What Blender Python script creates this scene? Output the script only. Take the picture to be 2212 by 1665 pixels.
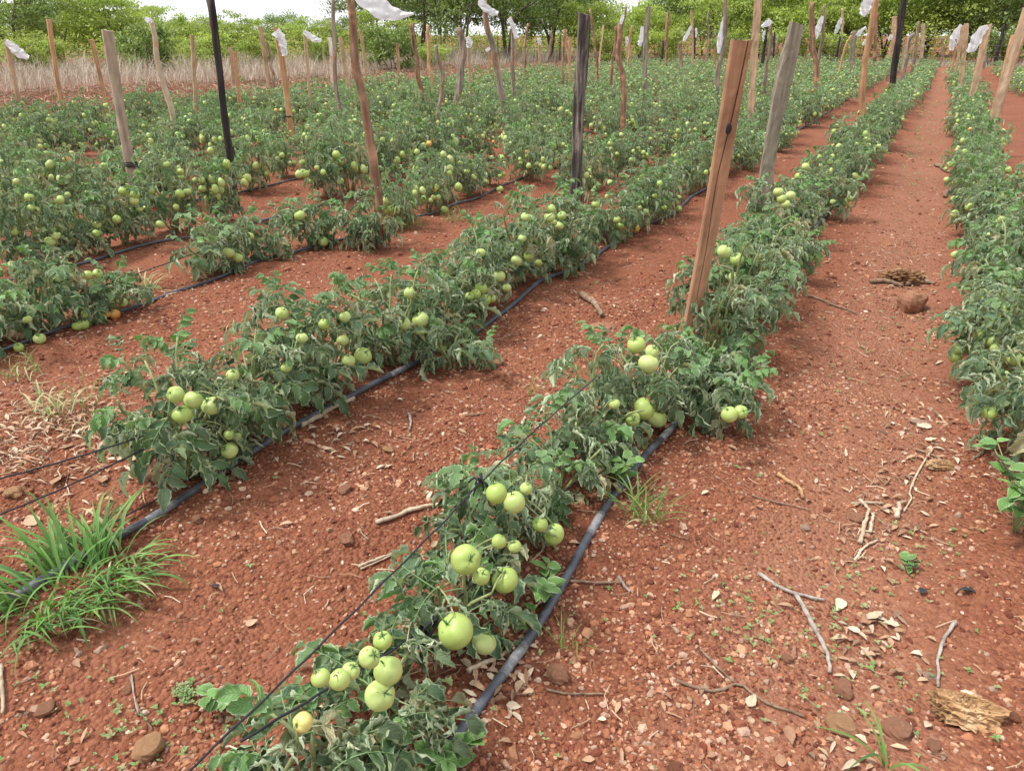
import bpy, math, random
import numpy as np
from mathutils import Matrix, Vector

for o in list(bpy.data.objects):
    bpy.data.objects.remove(o)
scene = bpy.context.scene
COL = scene.collection

# ------------------------------------------------------------------ camera
W, H, FPX, EYE = 2212.0, 1665.0, 1579.0, 1.5      # photo grid used to read positions off the picture
PITCH = math.atan2(757, FPX)
YAW = math.atan2(954, FPX / math.cos(PITCH))
cam_d = bpy.data.cameras.new('camera')
cam_d.sensor_width = 36
cam_d.lens = 36 * FPX / W
cam_d.clip_start = 0.05
cam_d.clip_end = 3000
cam = bpy.data.objects.new('camera', cam_d)
COL.objects.link(cam)
cam.location = (0, 0, EYE)
cam.rotation_euler = (math.pi / 2 - PITCH, 0, YAW)
scene.camera = cam

# ------------------------------------------------------------------ sky, sun, exposure
SUN_EL, SUN_AZ = math.radians(62), math.radians(-120)   # azimuth measured from +Y towards +X
world = bpy.data.worlds.new('World')
scene.world = world
world.use_nodes = True
wn, wl = world.node_tree.nodes, world.node_tree.links
bg = wn['Background']
sky = wn.new('ShaderNodeTexSky')
sky.sky_type = 'NISHITA'
sky.sun_disc = False
sky.sun_elevation = SUN_EL
sky.sun_rotation = SUN_AZ
sky.air_density = 1.0
sky.dust_density = 4.0
sky.ozone_density = 1.0
hsv = wn.new('ShaderNodeHueSaturation')       # thin white overcast: little blue left
hsv.inputs['Saturation'].default_value = 0.6
wl.new(sky.outputs['Color'], hsv.inputs['Color'])
wtc = wn.new('ShaderNodeTexCoord')
wno = wn.new('ShaderNodeTexNoise')            # broken white cloud cover over the whole sky
wno.inputs['Scale'].default_value = 2.6
wno.inputs['Detail'].default_value = 6
wl.new(wtc.outputs['Generated'], wno.inputs['Vector'])
wrp = wn.new('ShaderNodeValToRGB')
wrp.color_ramp.elements[0].position, wrp.color_ramp.elements[0].color = .32, (.62, .62, .62, 1)
wrp.color_ramp.elements[1].position, wrp.color_ramp.elements[1].color = .52, (1, 1, 1, 1)
wl.new(wno.outputs['Fac'], wrp.inputs['Fac'])
wmx = wn.new('ShaderNodeMix')
wmx.data_type = 'RGBA'
wl.new(wrp.outputs['Color'], wmx.inputs[0])
wl.new(hsv.outputs['Color'], wmx.inputs[6])
wmx.inputs[7].default_value = (3.1, 3.15, 3.25, 1)
wl.new(wmx.outputs[2], bg.inputs['Color'])
bg.inputs['Strength'].default_value = 0.15
sun_d = bpy.data.lights.new('sun', 'SUN')
sun_d.energy = 1.5
sun_d.angle = math.radians(11)
sun_d.color = (1.0, 0.96, 0.90)
sun = bpy.data.objects.new('sun', sun_d)
COL.objects.link(sun)
sd = Vector((math.sin(SUN_AZ) * math.cos(SUN_EL), math.cos(SUN_AZ) * math.cos(SUN_EL), math.sin(SUN_EL)))
sun.rotation_euler = sd.to_track_quat('Z', 'Y').to_euler()
vs = scene.view_settings
vs.view_transform = 'Standard'
vs.look = 'None'
vs.exposure = 1.55
vs.gamma = 1.0
vs.use_curve_mapping = False
scene.cycles.max_bounces = 6
scene.cycles.transparent_max_bounces = 4

# ------------------------------------------------------------------ reading positions off the photo
CF = np.array([-math.sin(YAW) * math.cos(PITCH), math.cos(YAW) * math.cos(PITCH), -math.sin(PITCH)])
CR = np.array([math.cos(YAW), math.sin(YAW), 0.0])
CU = np.cross(CR, CF)
CC = np.array([0, 0, EYE])


def ray(x, y):
    return CF * FPX + CR * (x - W / 2) - CU * (y - H / 2)


def at_z(x, y, z=0.0):
    d = ray(x, y)
    return CC + d * ((z - EYE) / d[2])


def at_x(x, y, X):
    d = ray(x, y)
    return CC + d * (X / d[0])


def at_g(x, y):
    p = at_z(x, y, 0)
    for _ in range(3):
        p = at_z(x, y, float(hgt(p[0], p[1])))
    return p


def project(P):
    v = np.asarray(P, float) - CC
    k = v @ CF
    return W / 2 + FPX * (v @ CR) / k, H / 2 - FPX * (v @ CU) / k, k


def ppm(P):
    return FPX / project(P)[2]


# ------------------------------------------------------------------ terrain
_rg = np.random.default_rng(5)
_wv = []
for _s, _a, _n in ((0.5, 0.010, 7), (1.4, 0.011, 8), (4, 0.008, 10), (11, 0.0046, 14), (26, 0.0012, 20)):
    for _ in range(_n):
        an = _rg.uniform(0, 2 * math.pi)
        k = _s * _rg.uniform(.6, 1.6)
        _wv.append((k * math.cos(an), k * math.sin(an), _rg.uniform(0, 6.28), _a * _rg.uniform(.3, 1)))
PIPE_X = [-0.69, -2.01, -3.93, -5.0, -6.2]
ROWS = [-0.83, -2.12, -4.02, -5.12, -6.3, -7.45, -8.6, -9.75, -10.9, -12.05, -13.15]


def hgt(x, y):
    x = np.asarray(x, float)
    y = np.asarray(y, float)
    z = np.zeros(np.broadcast(x, y).shape)
    for kx, ky, ph, a in _wv:
        z = z + a * np.sin(kx * x + ky * y + ph)
    for X in ROWS + [0.62, 2.0]:
        z = z + 0.018 * np.exp(-((x - X) / 0.28) ** 2)
    z = z - 0.035 * np.exp(-((x - 0.0) / 0.33) ** 2)
    return z


# ------------------------------------------------------------------ mesh and object helpers
def mk_mesh(name, V, faces, mat=None, tint=None, uv=None, smooth=True):
    """faces: list of (n,3) or (n,4) integer arrays; tint: per vertex rgb; uv: per vertex"""
    me = bpy.data.meshes.new(name)
    V = np.ascontiguousarray(V, np.float32)
    faces = [np.asarray(f, np.int32) for f in faces if len(f)]
    loops = np.concatenate([f.ravel() for f in faces])
    tot = np.concatenate([np.full(len(f), f.shape[1], np.int32) for f in faces])
    st = np.concatenate([[0], np.cumsum(tot)[:-1]]).astype(np.int32)
    me.vertices.add(len(V))
    me.vertices.foreach_set('co', V.ravel())
    me.loops.add(len(loops))
    me.loops.foreach_set('vertex_index', loops)
    me.polygons.add(len(tot))
    me.polygons.foreach_set('loop_start', st)
    me.polygons.foreach_set('use_smooth', np.full(len(tot), bool(smooth)))
    if tint is not None:
        a = me.color_attributes.new('tint', 'FLOAT_COLOR', 'POINT')
        c = np.ones((len(V), 4), np.float32)
        c[:, :3] = tint
        a.data.foreach_set('color', c.ravel())
    if uv is not None:
        u = me.uv_layers.new(name='uv')
        u.data.foreach_set('uv', np.ascontiguousarray(np.asarray(uv, np.float32)[loops]).ravel())
    me.update(calc_edges=True)
    if mat is not None:
        me.materials.append(mat)
    return me


class Geo:
    """collects pieces into one mesh"""
    def __init__(s):
        s.V, s.F, s.T, s.U, s.n = [], {3: [], 4: []}, [], [], 0

    def add(s, V, F, tint=(0, 0, 0), uv=None):
        V = np.asarray(V, float)
        for f in F:
            f = np.asarray(f, np.int64)
            if len(f):
                s.F[f.shape[1]].append(f + s.n)
        s.V.append(V)
        t = np.empty((len(V), 3))
        t[:] = tint
        s.T.append(t)
        s.U.append(np.zeros((len(V), 2)) if uv is None else np.asarray(uv, float))
        s.n += len(V)
        return s

    def arrays(s):
        F = [np.concatenate(s.F[k]) for k in (3, 4) if s.F[k]]
        return np.concatenate(s.V), F, np.concatenate(s.T), np.concatenate(s.U)

    def mesh(s, name, mat, smooth=True):
        V, F, T, U = s.arrays()
        return mk_mesh(name, V, F, mat, T, U, smooth)


def add_obj(name, me, parent=None, loc=None, mw=None):
    o = bpy.data.objects.new(name, me)
    COL.objects.link(o)
    if parent is not None:
        o.parent = parent
    if mw is not None:
        o.matrix_local = mw
    elif loc is not None:
        o.location = loc
    return o


def tag(o, label=None, cat=None, group=None, kind=None):
    if label:
        o['label'] = label
    if cat:
        o['category'] = cat
    if group:
        o['group'] = group
    if kind:
        o['kind'] = kind
    return o


def empty(name, loc, rz=0.0, sc=1.0):
    o = bpy.data.objects.new(name, None)
    o.empty_display_size = 0.1
    COL.objects.link(o)
    o.location = loc
    o.rotation_euler = (0, 0, rz)
    o.scale = (sc, sc, sc)
    return o


def frames(P):
    """tangent, side, up along a polyline"""
    P = np.asarray(P, float)
    T = np.gradient(P, axis=0)
    T /= np.linalg.norm(T, axis=1)[:, None] + 1e-9
    ref = np.array([0.0, 0, 1]) if abs(T[0][2]) < .9 else np.array([1.0, 0, 0])
    S, Uu = [], []
    s = np.cross(ref, T[0])
    s /= np.linalg.norm(s)
    for t in T:
        s = s - t * (s @ t)
        s /= np.linalg.norm(s) + 1e-9
        S.append(s.copy())
        Uu.append(np.cross(t, s))
    return T, np.array(S), np.array(Uu)


def tube_geo(P, R, n=6, rough=0.0, rng=None, cap=True):
    P = np.asarray(P, float)
    R = np.broadcast_to(np.asarray(R, float), (len(P),))
    T, S, Uu = frames(P)
    a = np.arange(n) * 2 * math.pi / n
    rr = R[:, None] * np.ones((1, n))
    if rough and rng is not None:
        rr = rr * (1 + rough * rng.uniform(-1, 1, rr.shape))
    V = P[:, None, :] + rr[..., None] * (np.cos(a)[None, :, None] * S[:, None, :] + np.sin(a)[None, :, None] * Uu[:, None, :])
    V = V.reshape(-1, 3)
    m = len(P)
    i = np.arange(m - 1)[:, None] * n
    j = np.arange(n)[None, :]
    q = np.stack([i + j, i + (j + 1) % n, i + n + (j + 1) % n, i + n + j], -1).reshape(-1, 4)
    F = [q]
    if cap:
        V = np.concatenate([V, [P[0], P[-1]]])
        j = np.arange(n)
        F.append(np.stack([np.full(n, m * n), (j + 1) % n, j], -1))
        F.append(np.stack([np.full(n, m * n + 1), (m - 1) * n + j, (m - 1) * n + (j + 1) % n], -1))
    return V, F


def curve_pts(P, n):
    """smooth Catmull-Rom resampling of control points"""
    P = np.asarray(P, float)
    if len(P) < 3:
        t = np.linspace(0, 1, n)[:, None]
        return P[0] * (1 - t) + P[-1] * t
    Q = np.concatenate([[2 * P[0] - P[1]], P, [2 * P[-1] - P[-2]]])
    out = []
    for u in np.linspace(0, len(P) - 1 - 1e-6, n):
        i = int(u)
        t = u - i
        a, b, c, d = Q[i:i + 4]
        out.append(.5 * (2 * b + (c - a) * t + (2 * a - 5 * b + 4 * c - d) * t * t + (3 * b - a - 3 * c + d) * t ** 3))
    return np.array(out)


def uv_sphere(nu, nv):
    V = [(0, 0, 1)]
    for i in range(1, nv):
        th = math.pi * i / nv
        for j in range(nu):
            ph = 2 * math.pi * j / nu
            V.append((math.sin(th) * math.cos(ph), math.sin(th) * math.sin(ph), math.cos(th)))
    V.append((0, 0, -1))
    V = np.array(V)
    j = np.arange(nu)
    j2 = (j + 1) % nu
    tri = [np.stack([np.zeros(nu, int), 1 + j, 1 + j2], -1)]
    b = 1 + (nv - 2) * nu
    tri.append(np.stack([np.full(nu, len(V) - 1), b + j2, b + j], -1))
    q = []
    for i in range(nv - 2):
        a = 1 + i * nu
        q.append(np.stack([a + j, a + nu + j, a + nu + j2, a + j2], -1))
    return V, [np.concatenate(tri), np.concatenate(q)]


_t = (1 + 5 ** .5) / 2
ICO_V = np.array([(-1, _t, 0), (1, _t, 0), (-1, -_t, 0), (1, -_t, 0), (0, -1, _t), (0, 1, _t), (0, -1, -_t), (0, 1, -_t),
                  (_t, 0, -1), (_t, 0, 1), (-_t, 0, -1), (-_t, 0, 1)]) / math.sqrt(1 + _t * _t)
ICO_F = np.array([(0, 11, 5), (0, 5, 1), (0, 1, 7), (0, 7, 10), (0, 10, 11), (1, 5, 9), (5, 11, 4), (11, 10, 2), (10, 7, 6), (7, 1, 8),
                  (3, 9, 4), (3, 4, 2), (3, 2, 6), (3, 6, 8), (3, 8, 9), (4, 9, 5), (2, 4, 11), (6, 2, 10), (8, 6, 7), (9, 8, 1)])


# ------------------------------------------------------------------ materials
def new_mat(name):
    m = bpy.data.materials.new(name)
    m.use_nodes = True
    nt = m.node_tree
    b = nt.nodes['Principled BSDF']
    return m, nt, b


def N(nt, kind, **kw):
    n = nt.nodes.new(kind)
    for k, v in kw.items():
        if hasattr(n, k) and k not in n.inputs:
            setattr(n, k, v)
        else:
            n.inputs[k.replace('_', ' ') if k not in n.inputs else k].default_value = v
    return n


def ramp(nt, src, stops):
    r = nt.nodes.new('ShaderNodeValToRGB')
    e = r.color_ramp.elements
    while len(e) < len(stops):
        e.new(.5)
    for el, (p, c) in zip(e, stops):
        el.position = p
        el.color = (*c, 1) if len(c) == 3 else c
    nt.links.new(src, r.inputs['Fac'])
    return r.outputs['Color']


def mix(nt, fac, a, b, blend='MIX'):
    n = nt.nodes.new('ShaderNodeMix')
    n.data_type = 'RGBA'
    n.blend_type = blend
    for i, v in ((0, fac), (6, a), (7, b)):
        if isinstance(v, (int, float)):
            n.inputs[i].default_value = v
        elif isinstance(v, tuple):
            n.inputs[i].default_value = (*v, 1)
        else:
            nt.links.new(v, n.inputs[i])
    return n.outputs[2]


def math_n(nt, op, a, b=None, c=None):
    n = nt.nodes.new('ShaderNodeMath')
    n.operation = op
    for i, v in enumerate((a, b, c)):
        if v is None:
            continue
        if isinstance(v, (int, float)):
            n.inputs[i].default_value = v
        else:
            nt.links.new(v, n.inputs[i])
    return n.outputs[0]


def noise(nt, vec, scale, detail=4, rough=.55, dim='3D'):
    n = nt.nodes.new('ShaderNodeTexNoise')
    n.inputs['Scale'].default_value = scale
    n.inputs['Detail'].default_value = detail
    n.inputs['Roughness'].default_value = rough
    if vec is not None:
        nt.links.new(vec, n.inputs['Vector'])
    return n.outputs['Fac']


def bump(nt, b, height, strength, dist):
    n = nt.nodes.new('ShaderNodeBump')
    n.inputs['Strength'].default_value = strength
    n.inputs['Distance'].default_value = dist
    nt.links.new(height, n.inputs['Height'])
    nt.links.new(n.outputs[0], b.inputs['Normal'])
    return n


def objco(nt):
    return nt.nodes.new('ShaderNodeTexCoord').outputs['Object']


def tint_rgb(nt):
    a = nt.nodes.new('ShaderNodeAttribute')
    a.attribute_name = 'tint'
    s = nt.nodes.new('ShaderNodeSeparateColor')
    nt.links.new(a.outputs['Color'], s.inputs[0])
    return a.outputs['Color'], s.outputs


def obj_random(nt):
    return nt.nodes.new('ShaderNodeObjectInfo').outputs['Random']


def mat_soil():
    m, nt, b = new_mat('red_soil')
    co = objco(nt)
    big = noise(nt, co, .9, 5, .6)
    fine = noise(nt, co, 38, 5, .7)
    c = ramp(nt, big, [(.3, (.145, .051, .027)), (.52, (.225, .089, .050)), (.72, (.33, .155, .10))])
    c2 = ramp(nt, fine, [(.3, (.095, .030, .015)), (.55, (.24, .083, .043)), (.75, (.41, .205, .13))])
    c = mix(nt, .5, c, c2)
    vo = nt.nodes.new('ShaderNodeTexVoronoi')
    vo.inputs['Scale'].default_value = 75
    nt.links.new(co, vo.inputs['Vector'])
    pc = ramp(nt, vo.outputs['Color'], [(0, (.12, .036, .020)), (.5, (.24, .083, .046)), (1, (.38, .18, .11))])
    c = mix(nt, .35, c, pc)
    sx = nt.nodes.new('ShaderNodeSeparateXYZ')
    nt.links.new(co, sx.inputs[0])
    wob = noise(nt, co, 2.1, 4, .65)

    def band(x0, half, sharp):
        d = math_n(nt, 'ABSOLUTE', math_n(nt, 'SUBTRACT', math_n(nt, 'MULTIPLY_ADD', wob, .35, sx.outputs[0]), x0 + .175))
        return math_n(nt, 'MINIMUM', math_n(nt, 'MAXIMUM', math_n(nt, 'MULTIPLY', math_n(nt, 'SUBTRACT', half, d), sharp), 0.0), 1.0)
    # trodden dusty path, and soil kept damp by the drip lines
    c = mix(nt, math_n(nt, 'MULTIPLY', math_n(nt, 'MULTIPLY', band(.02, .42, 4.0), fine), .6), c, (.38, .20, .13))
    for X in (-.74, -2.05, -3.96):
        c = mix(nt, math_n(nt, 'MULTIPLY', band(X, .22, 6.0), .45), c, (.125, .042, .023))
    nt.links.new(c, b.inputs['Base Color'])
    b.inputs['Roughness'].default_value = .95
    b.inputs['Specular IOR Level'].default_value = .15
    h = math_n(nt, 'MULTIPLY_ADD', vo.outputs['Distance'], -1.2, fine)
    bump(nt, b, h, .9, .012)
    return m


def mat_tinted(name, rough=.9, bscale=60, bstr=.5, bdist=.004, var=.35):
    """colour comes from the piece's own vertex colour, broken up by noise"""
    m, nt, b = new_mat(name)
    c, _ = tint_rgb(nt)
    co = objco(nt)
    n = noise(nt, co, bscale, 4, .65)
    k = ramp(nt, n, [(.25, (1 - var,) * 3), (.75, (1 + var,) * 3)])
    nt.links.new(mix(nt, 1.0, c, k, 'MULTIPLY'), b.inputs['Base Color'])
    b.inputs['Roughness'].default_value = rough
    b.inputs['Specular IOR Level'].default_value = .2
    bump(nt, b, n, bstr, bdist)
    return m


def mat_leaf(name, deep, fresh, under, dry, trans=.18, dusty=.35, veins=True):
    """tint.r = freshness, tint.g = dryness, tint.b = random lightness"""
    m, nt, b = new_mat(name)
    _, t = tint_rgb(nt)
    rnd = obj_random(nt)
    co = objco(nt)
    n = noise(nt, co, 22, 3, .6)
    c = mix(nt, t[0], deep, fresh)
    dust = mix(nt, math_n(nt, 'MULTIPLY', n, dusty), c, (.34, .36, .27))
    back = nt.nodes.new('ShaderNodeNewGeometry').outputs['Backfacing']
    un = mix(nt, t[0], under, fresh)
    c = mix(nt, back, dust, un)
    c = mix(nt, t[1], c, dry)
    lum = math_n(nt, 'MULTIPLY_ADD', t[2], .5, math_n(nt, 'MULTIPLY_ADD', rnd, .35, .58))
    k = nt.nodes.new('ShaderNodeCombineColor')
    for i in range(3):
        nt.links.new(lum, k.inputs[i])
    c = mix(nt, 1.0, c, k.outputs[0], 'MULTIPLY')
    if veins:
        uvn = nt.nodes.new('ShaderNodeUVMap')
        uvn.uv_map = 'uv'
        s = nt.nodes.new('ShaderNodeSeparateXYZ')
        nt.links.new(uvn.outputs[0], s.inputs[0])
        au = math_n(nt, 'ABSOLUTE', math_n(nt, 'SUBTRACT', s.outputs[0], .5))
        w = math_n(nt, 'FRACT', math_n(nt, 'MULTIPLY', math_n(nt, 'SUBTRACT', s.outputs[1], math_n(nt, 'MULTIPLY', au, .7)), 6.0))
        line = math_n(nt, 'PINGPONG', w, .5)
        lv = math_n(nt, 'SUBTRACT', 1.0, math_n(nt, 'SMOOTH_MIN', math_n(nt, 'MULTIPLY', line, 7.0), 1.0, .2))
        mid = math_n(nt, 'SUBTRACT', 1.0, math_n(nt, 'MINIMUM', math_n(nt, 'MULTIPLY', au, 16.0), 1.0))
        vn = math_n(nt, 'MAXIMUM', lv, mid)
        rim = math_n(nt, 'MINIMUM', math_n(nt, 'MAXIMUM', math_n(nt, 'MULTIPLY_ADD', au, 14.0, -5.9), 0.0), 1.0)
        c = mix(nt, math_n(nt, 'MULTIPLY', rim, .55), c, (.44, .49, .34))
        c = mix(nt, math_n(nt, 'MULTIPLY', vn, .28), c, (.30, .38, .20))
        bump(nt, b, math_n(nt, 'MULTIPLY', vn, -1.0), .6, .004)
    nt.links.new(c, b.inputs['Base Color'])
    b.inputs['Roughness'].default_value = .55
    b.inputs['Specular IOR Level'].default_value = .35
    tr = nt.nodes.new('ShaderNodeBsdfTranslucent')
    nt.links.new(mix(nt, 1.0, c, (1.0, 1.15, .55), 'MULTIPLY'), tr.inputs['Color'])
    ms = nt.nodes.new('ShaderNodeMixShader')
    ms.inputs[0].default_value = trans
    nt.links.new(b.outputs[0], ms.inputs[1])
    nt.links.new(tr.outputs[0], ms.inputs[2])
    nt.links.new(ms.outputs[0], nt.nodes['Material Output'].inputs['Surface'])
    return m


def mat_tomato(name, lo, hi, shoulder):
    m, nt, b = new_mat(name)
    co = objco(nt)
    s = nt.nodes.new('ShaderNodeSeparateXYZ')
    nt.links.new(co, s.inputs[0])
    rnd = obj_random(nt)
    n = noise(nt, co, 2.2, 3, .5)
    c = mix(nt, rnd, lo, hi)
    f = math_n(nt, 'MULTIPLY_ADD', n, .7, math_n(nt, 'MULTIPLY', s.outputs[2], .55))
    f = math_n(nt, 'SMOOTHSTEP', f, .35, .95) if False else math_n(nt, 'MINIMUM', math_n(nt, 'MAXIMUM', math_n(nt, 'MULTIPLY_ADD', f, 1.4, -.45), 0.0), 1.0)
    c = mix(nt, math_n(nt, 'MULTIPLY', f, .7), c, shoulder)
    sp = noise(nt, co, 26, 2, .5)
    c = mix(nt, math_n(nt, 'MULTIPLY', math_n(nt, 'GREATER_THAN', sp, .70), .25), c, (.55, .58, .35))
    c = mix(nt, math_n(nt, 'MULTIPLY', noise(nt, co, 5.5, 4, .65), .22), c, (.36, .40, .16))
    nt.links.new(c, b.inputs['Base Color'])
    b.inputs['Roughness'].default_value = .42
    b.inputs['Specular IOR Level'].default_value = .45
    b.inputs['Subsurface Weight'].default_value = .12
    b.inputs['Subsurface Radius'].default_value = (.3, .35, .1)
    b.inputs['Subsurface Scale'].default_value = .02
    return m


def mat_wood(name, dark, mid, light, grain=1.0, rough=.85, bstr=.6, bdist=.006, patch=None):
    m, nt, b = new_mat(name)
    co = objco(nt)
    mp = nt.nodes.new('ShaderNodeMapping')
    mp.inputs['Scale'].default_value = (34 * grain, 34 * grain, 2.2 * grain)
    nt.links.new(co, mp.inputs['Vector'])
    rnd = obj_random(nt)
    add = nt.nodes.new('ShaderNodeVectorMath')
    add.operation = 'ADD'
    cb = nt.nodes.new('ShaderNodeCombineXYZ')
    for i in range(3):
        nt.links.new(math_n(nt, 'MULTIPLY', rnd, 37.0 + 11 * i), cb.inputs[i])
    nt.links.new(mp.outputs[0], add.inputs[0])
    nt.links.new(cb.outputs[0], add.inputs[1])
    n = noise(nt, add.outputs[0], 1.0, 6, .62)
    c = ramp(nt, n, [(.28, dark), (.5, mid), (.72, light)])
    add2 = nt.nodes.new('ShaderNodeVectorMath')
    add2.operation = 'ADD'
    nt.links.new(co, add2.inputs[0])
    nt.links.new(cb.outputs[0], add2.inputs[1])
    p = noise(nt, add2.outputs[0], 6.5, 3, .6)
    if patch:
        f = math_n(nt, 'MINIMUM', math_n(nt, 'MAXIMUM', math_n(nt, 'MULTIPLY_ADD', p, 7.0, -3.6), 0.0), 1.0)
        c = mix(nt, f, c, patch)
    k = nt.nodes.new('ShaderNodeCombineColor')
    lum = math_n(nt, 'MULTIPLY_ADD', p, 1.1, math_n(nt, 'MULTIPLY_ADD', rnd, .25, .32))
    for i in range(3):
        nt.links.new(lum, k.inputs[i])
    c = mix(nt, 1.0, c, k.outputs[0], 'MULTIPLY')
    nt.links.new(c, b.inputs['Base Color'])
    b.inputs['Roughness'].default_value = rough
    b.inputs['Specular IOR Level'].default_value = .2
    bump(nt, b, n, bstr, bdist)
    return m


def mat_simple(name, col, rough=.6, spec=.3, nscale=30, var=.25, bdist=.001):
    m, nt, b = new_mat(name)
    co = objco(nt)
    n = noise(nt, co, nscale, 4, .6)
    nt.links.new(ramp(nt, n, [(.3, tuple(v * (1 - var) for v in col)), (.7, tuple(min(1, v * (1 + var)) for v in col))]), b.inputs['Base Color'])
    b.inputs['Roughness'].default_value = rough
    b.inputs['Specular IOR Level'].default_value = spec
    bump(nt, b, n, .4, bdist)
    return m


def mat_pipe():
    m, nt, b = new_mat('dusty_black_pipe')
    co = objco(nt)
    n = noise(nt, co, 9, 5, .7)
    n2 = noise(nt, co, 70, 4, .7)
    c = ramp(nt, n, [(.35, (.035, .04, .052)), (.6, (.085, .095, .115)), (.8, (.20, .20, .21))])
    c = mix(nt, math_n(nt, 'MULTIPLY', math_n(nt, 'GREATER_THAN', n2, .62), .35), c, (.25, .16, .12))
    nt.links.new(c, b.inputs['Base Color'])
    b.inputs['Roughness'].default_value = .5
    bump(nt, b, n2, .3, .001)
    return m


def mat_plastic():
    m, nt, b = new_mat('white_plastic_film')
    co = objco(nt)
    n = noise(nt, co, 14, 4, .6)
    nt.links.new(ramp(nt, n, [(.3, (.70, .72, .75)), (.7, (.84, .85, .86))]), b.inputs['Base Color'])
    b.inputs['Roughness'].default_value = .4
    bump(nt, b, n, .6, .01)
    tr = nt.nodes.new('ShaderNodeBsdfTranslucent')
    tr.inputs['Color'].default_value = (.85, .87, .9, 1)
    ms = nt.nodes.new('ShaderNodeMixShader')
    ms.inputs[0].default_value = .4
    nt.links.new(b.outputs[0], ms.inputs[1])
    nt.links.new(tr.outputs[0], ms.inputs[2])
    nt.links.new(ms.outputs[0], nt.nodes['Material Output'].inputs['Surface'])
    return m


M = {
    'soil': mat_soil(),
    'gravel': mat_tinted('gravel_stone', .92, 90, .5, .003, .3),
    'stone': mat_tinted('field_stone', .92, 24, .9, .010, .4),
    'litter': mat_tinted('dry_litter', .85, 120, .4, .002, .25),
    'leaf': mat_leaf('tomato_leaf', (.040, .108, .046), (.10, .26, .048), (.40, .47, .31), (.47, .40, .25), .2, .30),
    'stem': mat_simple('tomato_stem', (.24, .27, .12), .6, .3, 60, .35),
    'calyx': mat_simple('tomato_calyx', (.09, .17, .05), .6, .3, 60, .3),
    'tom': mat_tomato('green_tomato', (.33, .43, .095), (.49, .56, .22), (.24, .36, .06)),
    'tom_ripe': mat_tomato('ripening_tomato', (.62, .23, .05), (.66, .40, .08), (.55, .42, .09)),
    'tom_yel': mat_tomato('yellowing_tomato', (.58, .50, .16), (.60, .52, .18), (.50, .50, .14)),
    'weed': mat_leaf('weed_leaf', (.10, .22, .05), (.13, .30, .05), (.2, .3, .12), (.38, .33, .18), .2, .15),
    'grass': mat_leaf('grass_blade', (.09, .20, .055), (.19, .36, .065), (.14, .26, .08), (.46, .40, .24), .25, .06, False),
    'drygrass': mat_tinted('dry_grass', .9, 30, .2, .001, .2),
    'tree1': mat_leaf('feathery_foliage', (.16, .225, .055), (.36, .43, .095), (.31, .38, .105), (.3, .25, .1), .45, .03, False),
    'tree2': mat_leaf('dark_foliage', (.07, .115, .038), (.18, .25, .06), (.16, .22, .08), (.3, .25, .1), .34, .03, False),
    'bark': mat_wood('tree_bark', (.05, .04, .032), (.10, .08, .062), (.17, .14, .11), .3),
    'tan': mat_wood('sawn_tan_wood', (.30, .19, .11), (.44, .30, .19), (.54, .40, .27), 1.0, .8, .3, .003),
    'orange': mat_wood('sawn_orange_wood', (.26, .13, .065), (.41, .235, .125), (.52, .34, .21), 1.0, .8, .35, .003),
    'red': mat_wood('sawn_red_wood', (.20, .095, .052), (.33, .175, .10), (.42, .25, .155), .9, .8, .35, .003),
    'grey': mat_wood('weathered_grey_wood', (.13, .115, .085), (.25, .22, .165), (.34, .31, .24), 1.0, .9, .7, .006, (.17, .14, .10)),
    'greytan': mat_wood('weathered_tan_wood', (.20, .15, .11), (.34, .26, .19), (.44, .36, .27), 1.0, .9, .6, .005),
    'charred': mat_wood('charred_wood', (.012, .011, .012), (.035, .030, .029), (.10, .085, .075), .8, .85, .9, .009),
    'charredgrey': mat_wood('charred_grey_wood', (.012, .011, .011), (.07, .06, .055), (.34, .28, .23), 1.2, .9, 1.0, .016),
    'barkred': mat_wood('red_bark_wood', (.085, .045, .03), (.24, .135, .085), (.38, .25, .18), .7, .9, 1.0, .014, (.42, .23, .13)),
    'barkgrey': mat_wood('grey_bark_wood', (.075, .058, .045), (.24, .19, .15), (.42, .36, .29), .7, .9, 1.0, .014, (.20, .11, .065)),
    'peeled': mat_wood('peeled_pale_wood', (.38, .29, .20), (.52, .41, .29), (.62, .52, .39), .7, .8, .4, .004, (.40, .26, .16)),
    'heart': mat_simple('split_heartwood', (.50, .27, .13), .8, .2, 40, .25),
    'pipe': mat_pipe(),
    'joint': mat_simple('pale_dusty_band', (.20, .20, .21), .8, .2, 60, .4),
    'twine': mat_simple('black_twine', (.022, .022, .026), .7, .3, 200, .4),
    'plastic': mat_plastic(),
    'stick': mat_wood('grey_stick_bark', (.16, .13, .11), (.29, .25, .215), (.40, .36, .32), 1.2, .9, .5, .003),
    'stickbrown': mat_wood('brown_stick_bark', (.11, .07, .045), (.21, .14, .095), (.32, .23, .16), 1.2, .9, .5, .003),
    'straw': mat_wood('bleached_straw', (.28, .20, .13), (.42, .33, .24), (.52, .44, .34), 1.2, .8, .3, .002),
    'rotten': mat_wood('rotten_wood', (.15, .07, .03), (.40, .24, .12), (.60, .46, .29), .5, .95, 1.0, .02),
    'rotdark': mat_wood('dark_rotten_bark', (.07, .035, .02), (.22, .12, .06), (.42, .28, .16), .35, .95, 1.0, .02),
    'wire': mat_simple('fence_wire', (.12, .115, .11), .5, .4, 90, .3),
}

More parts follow.
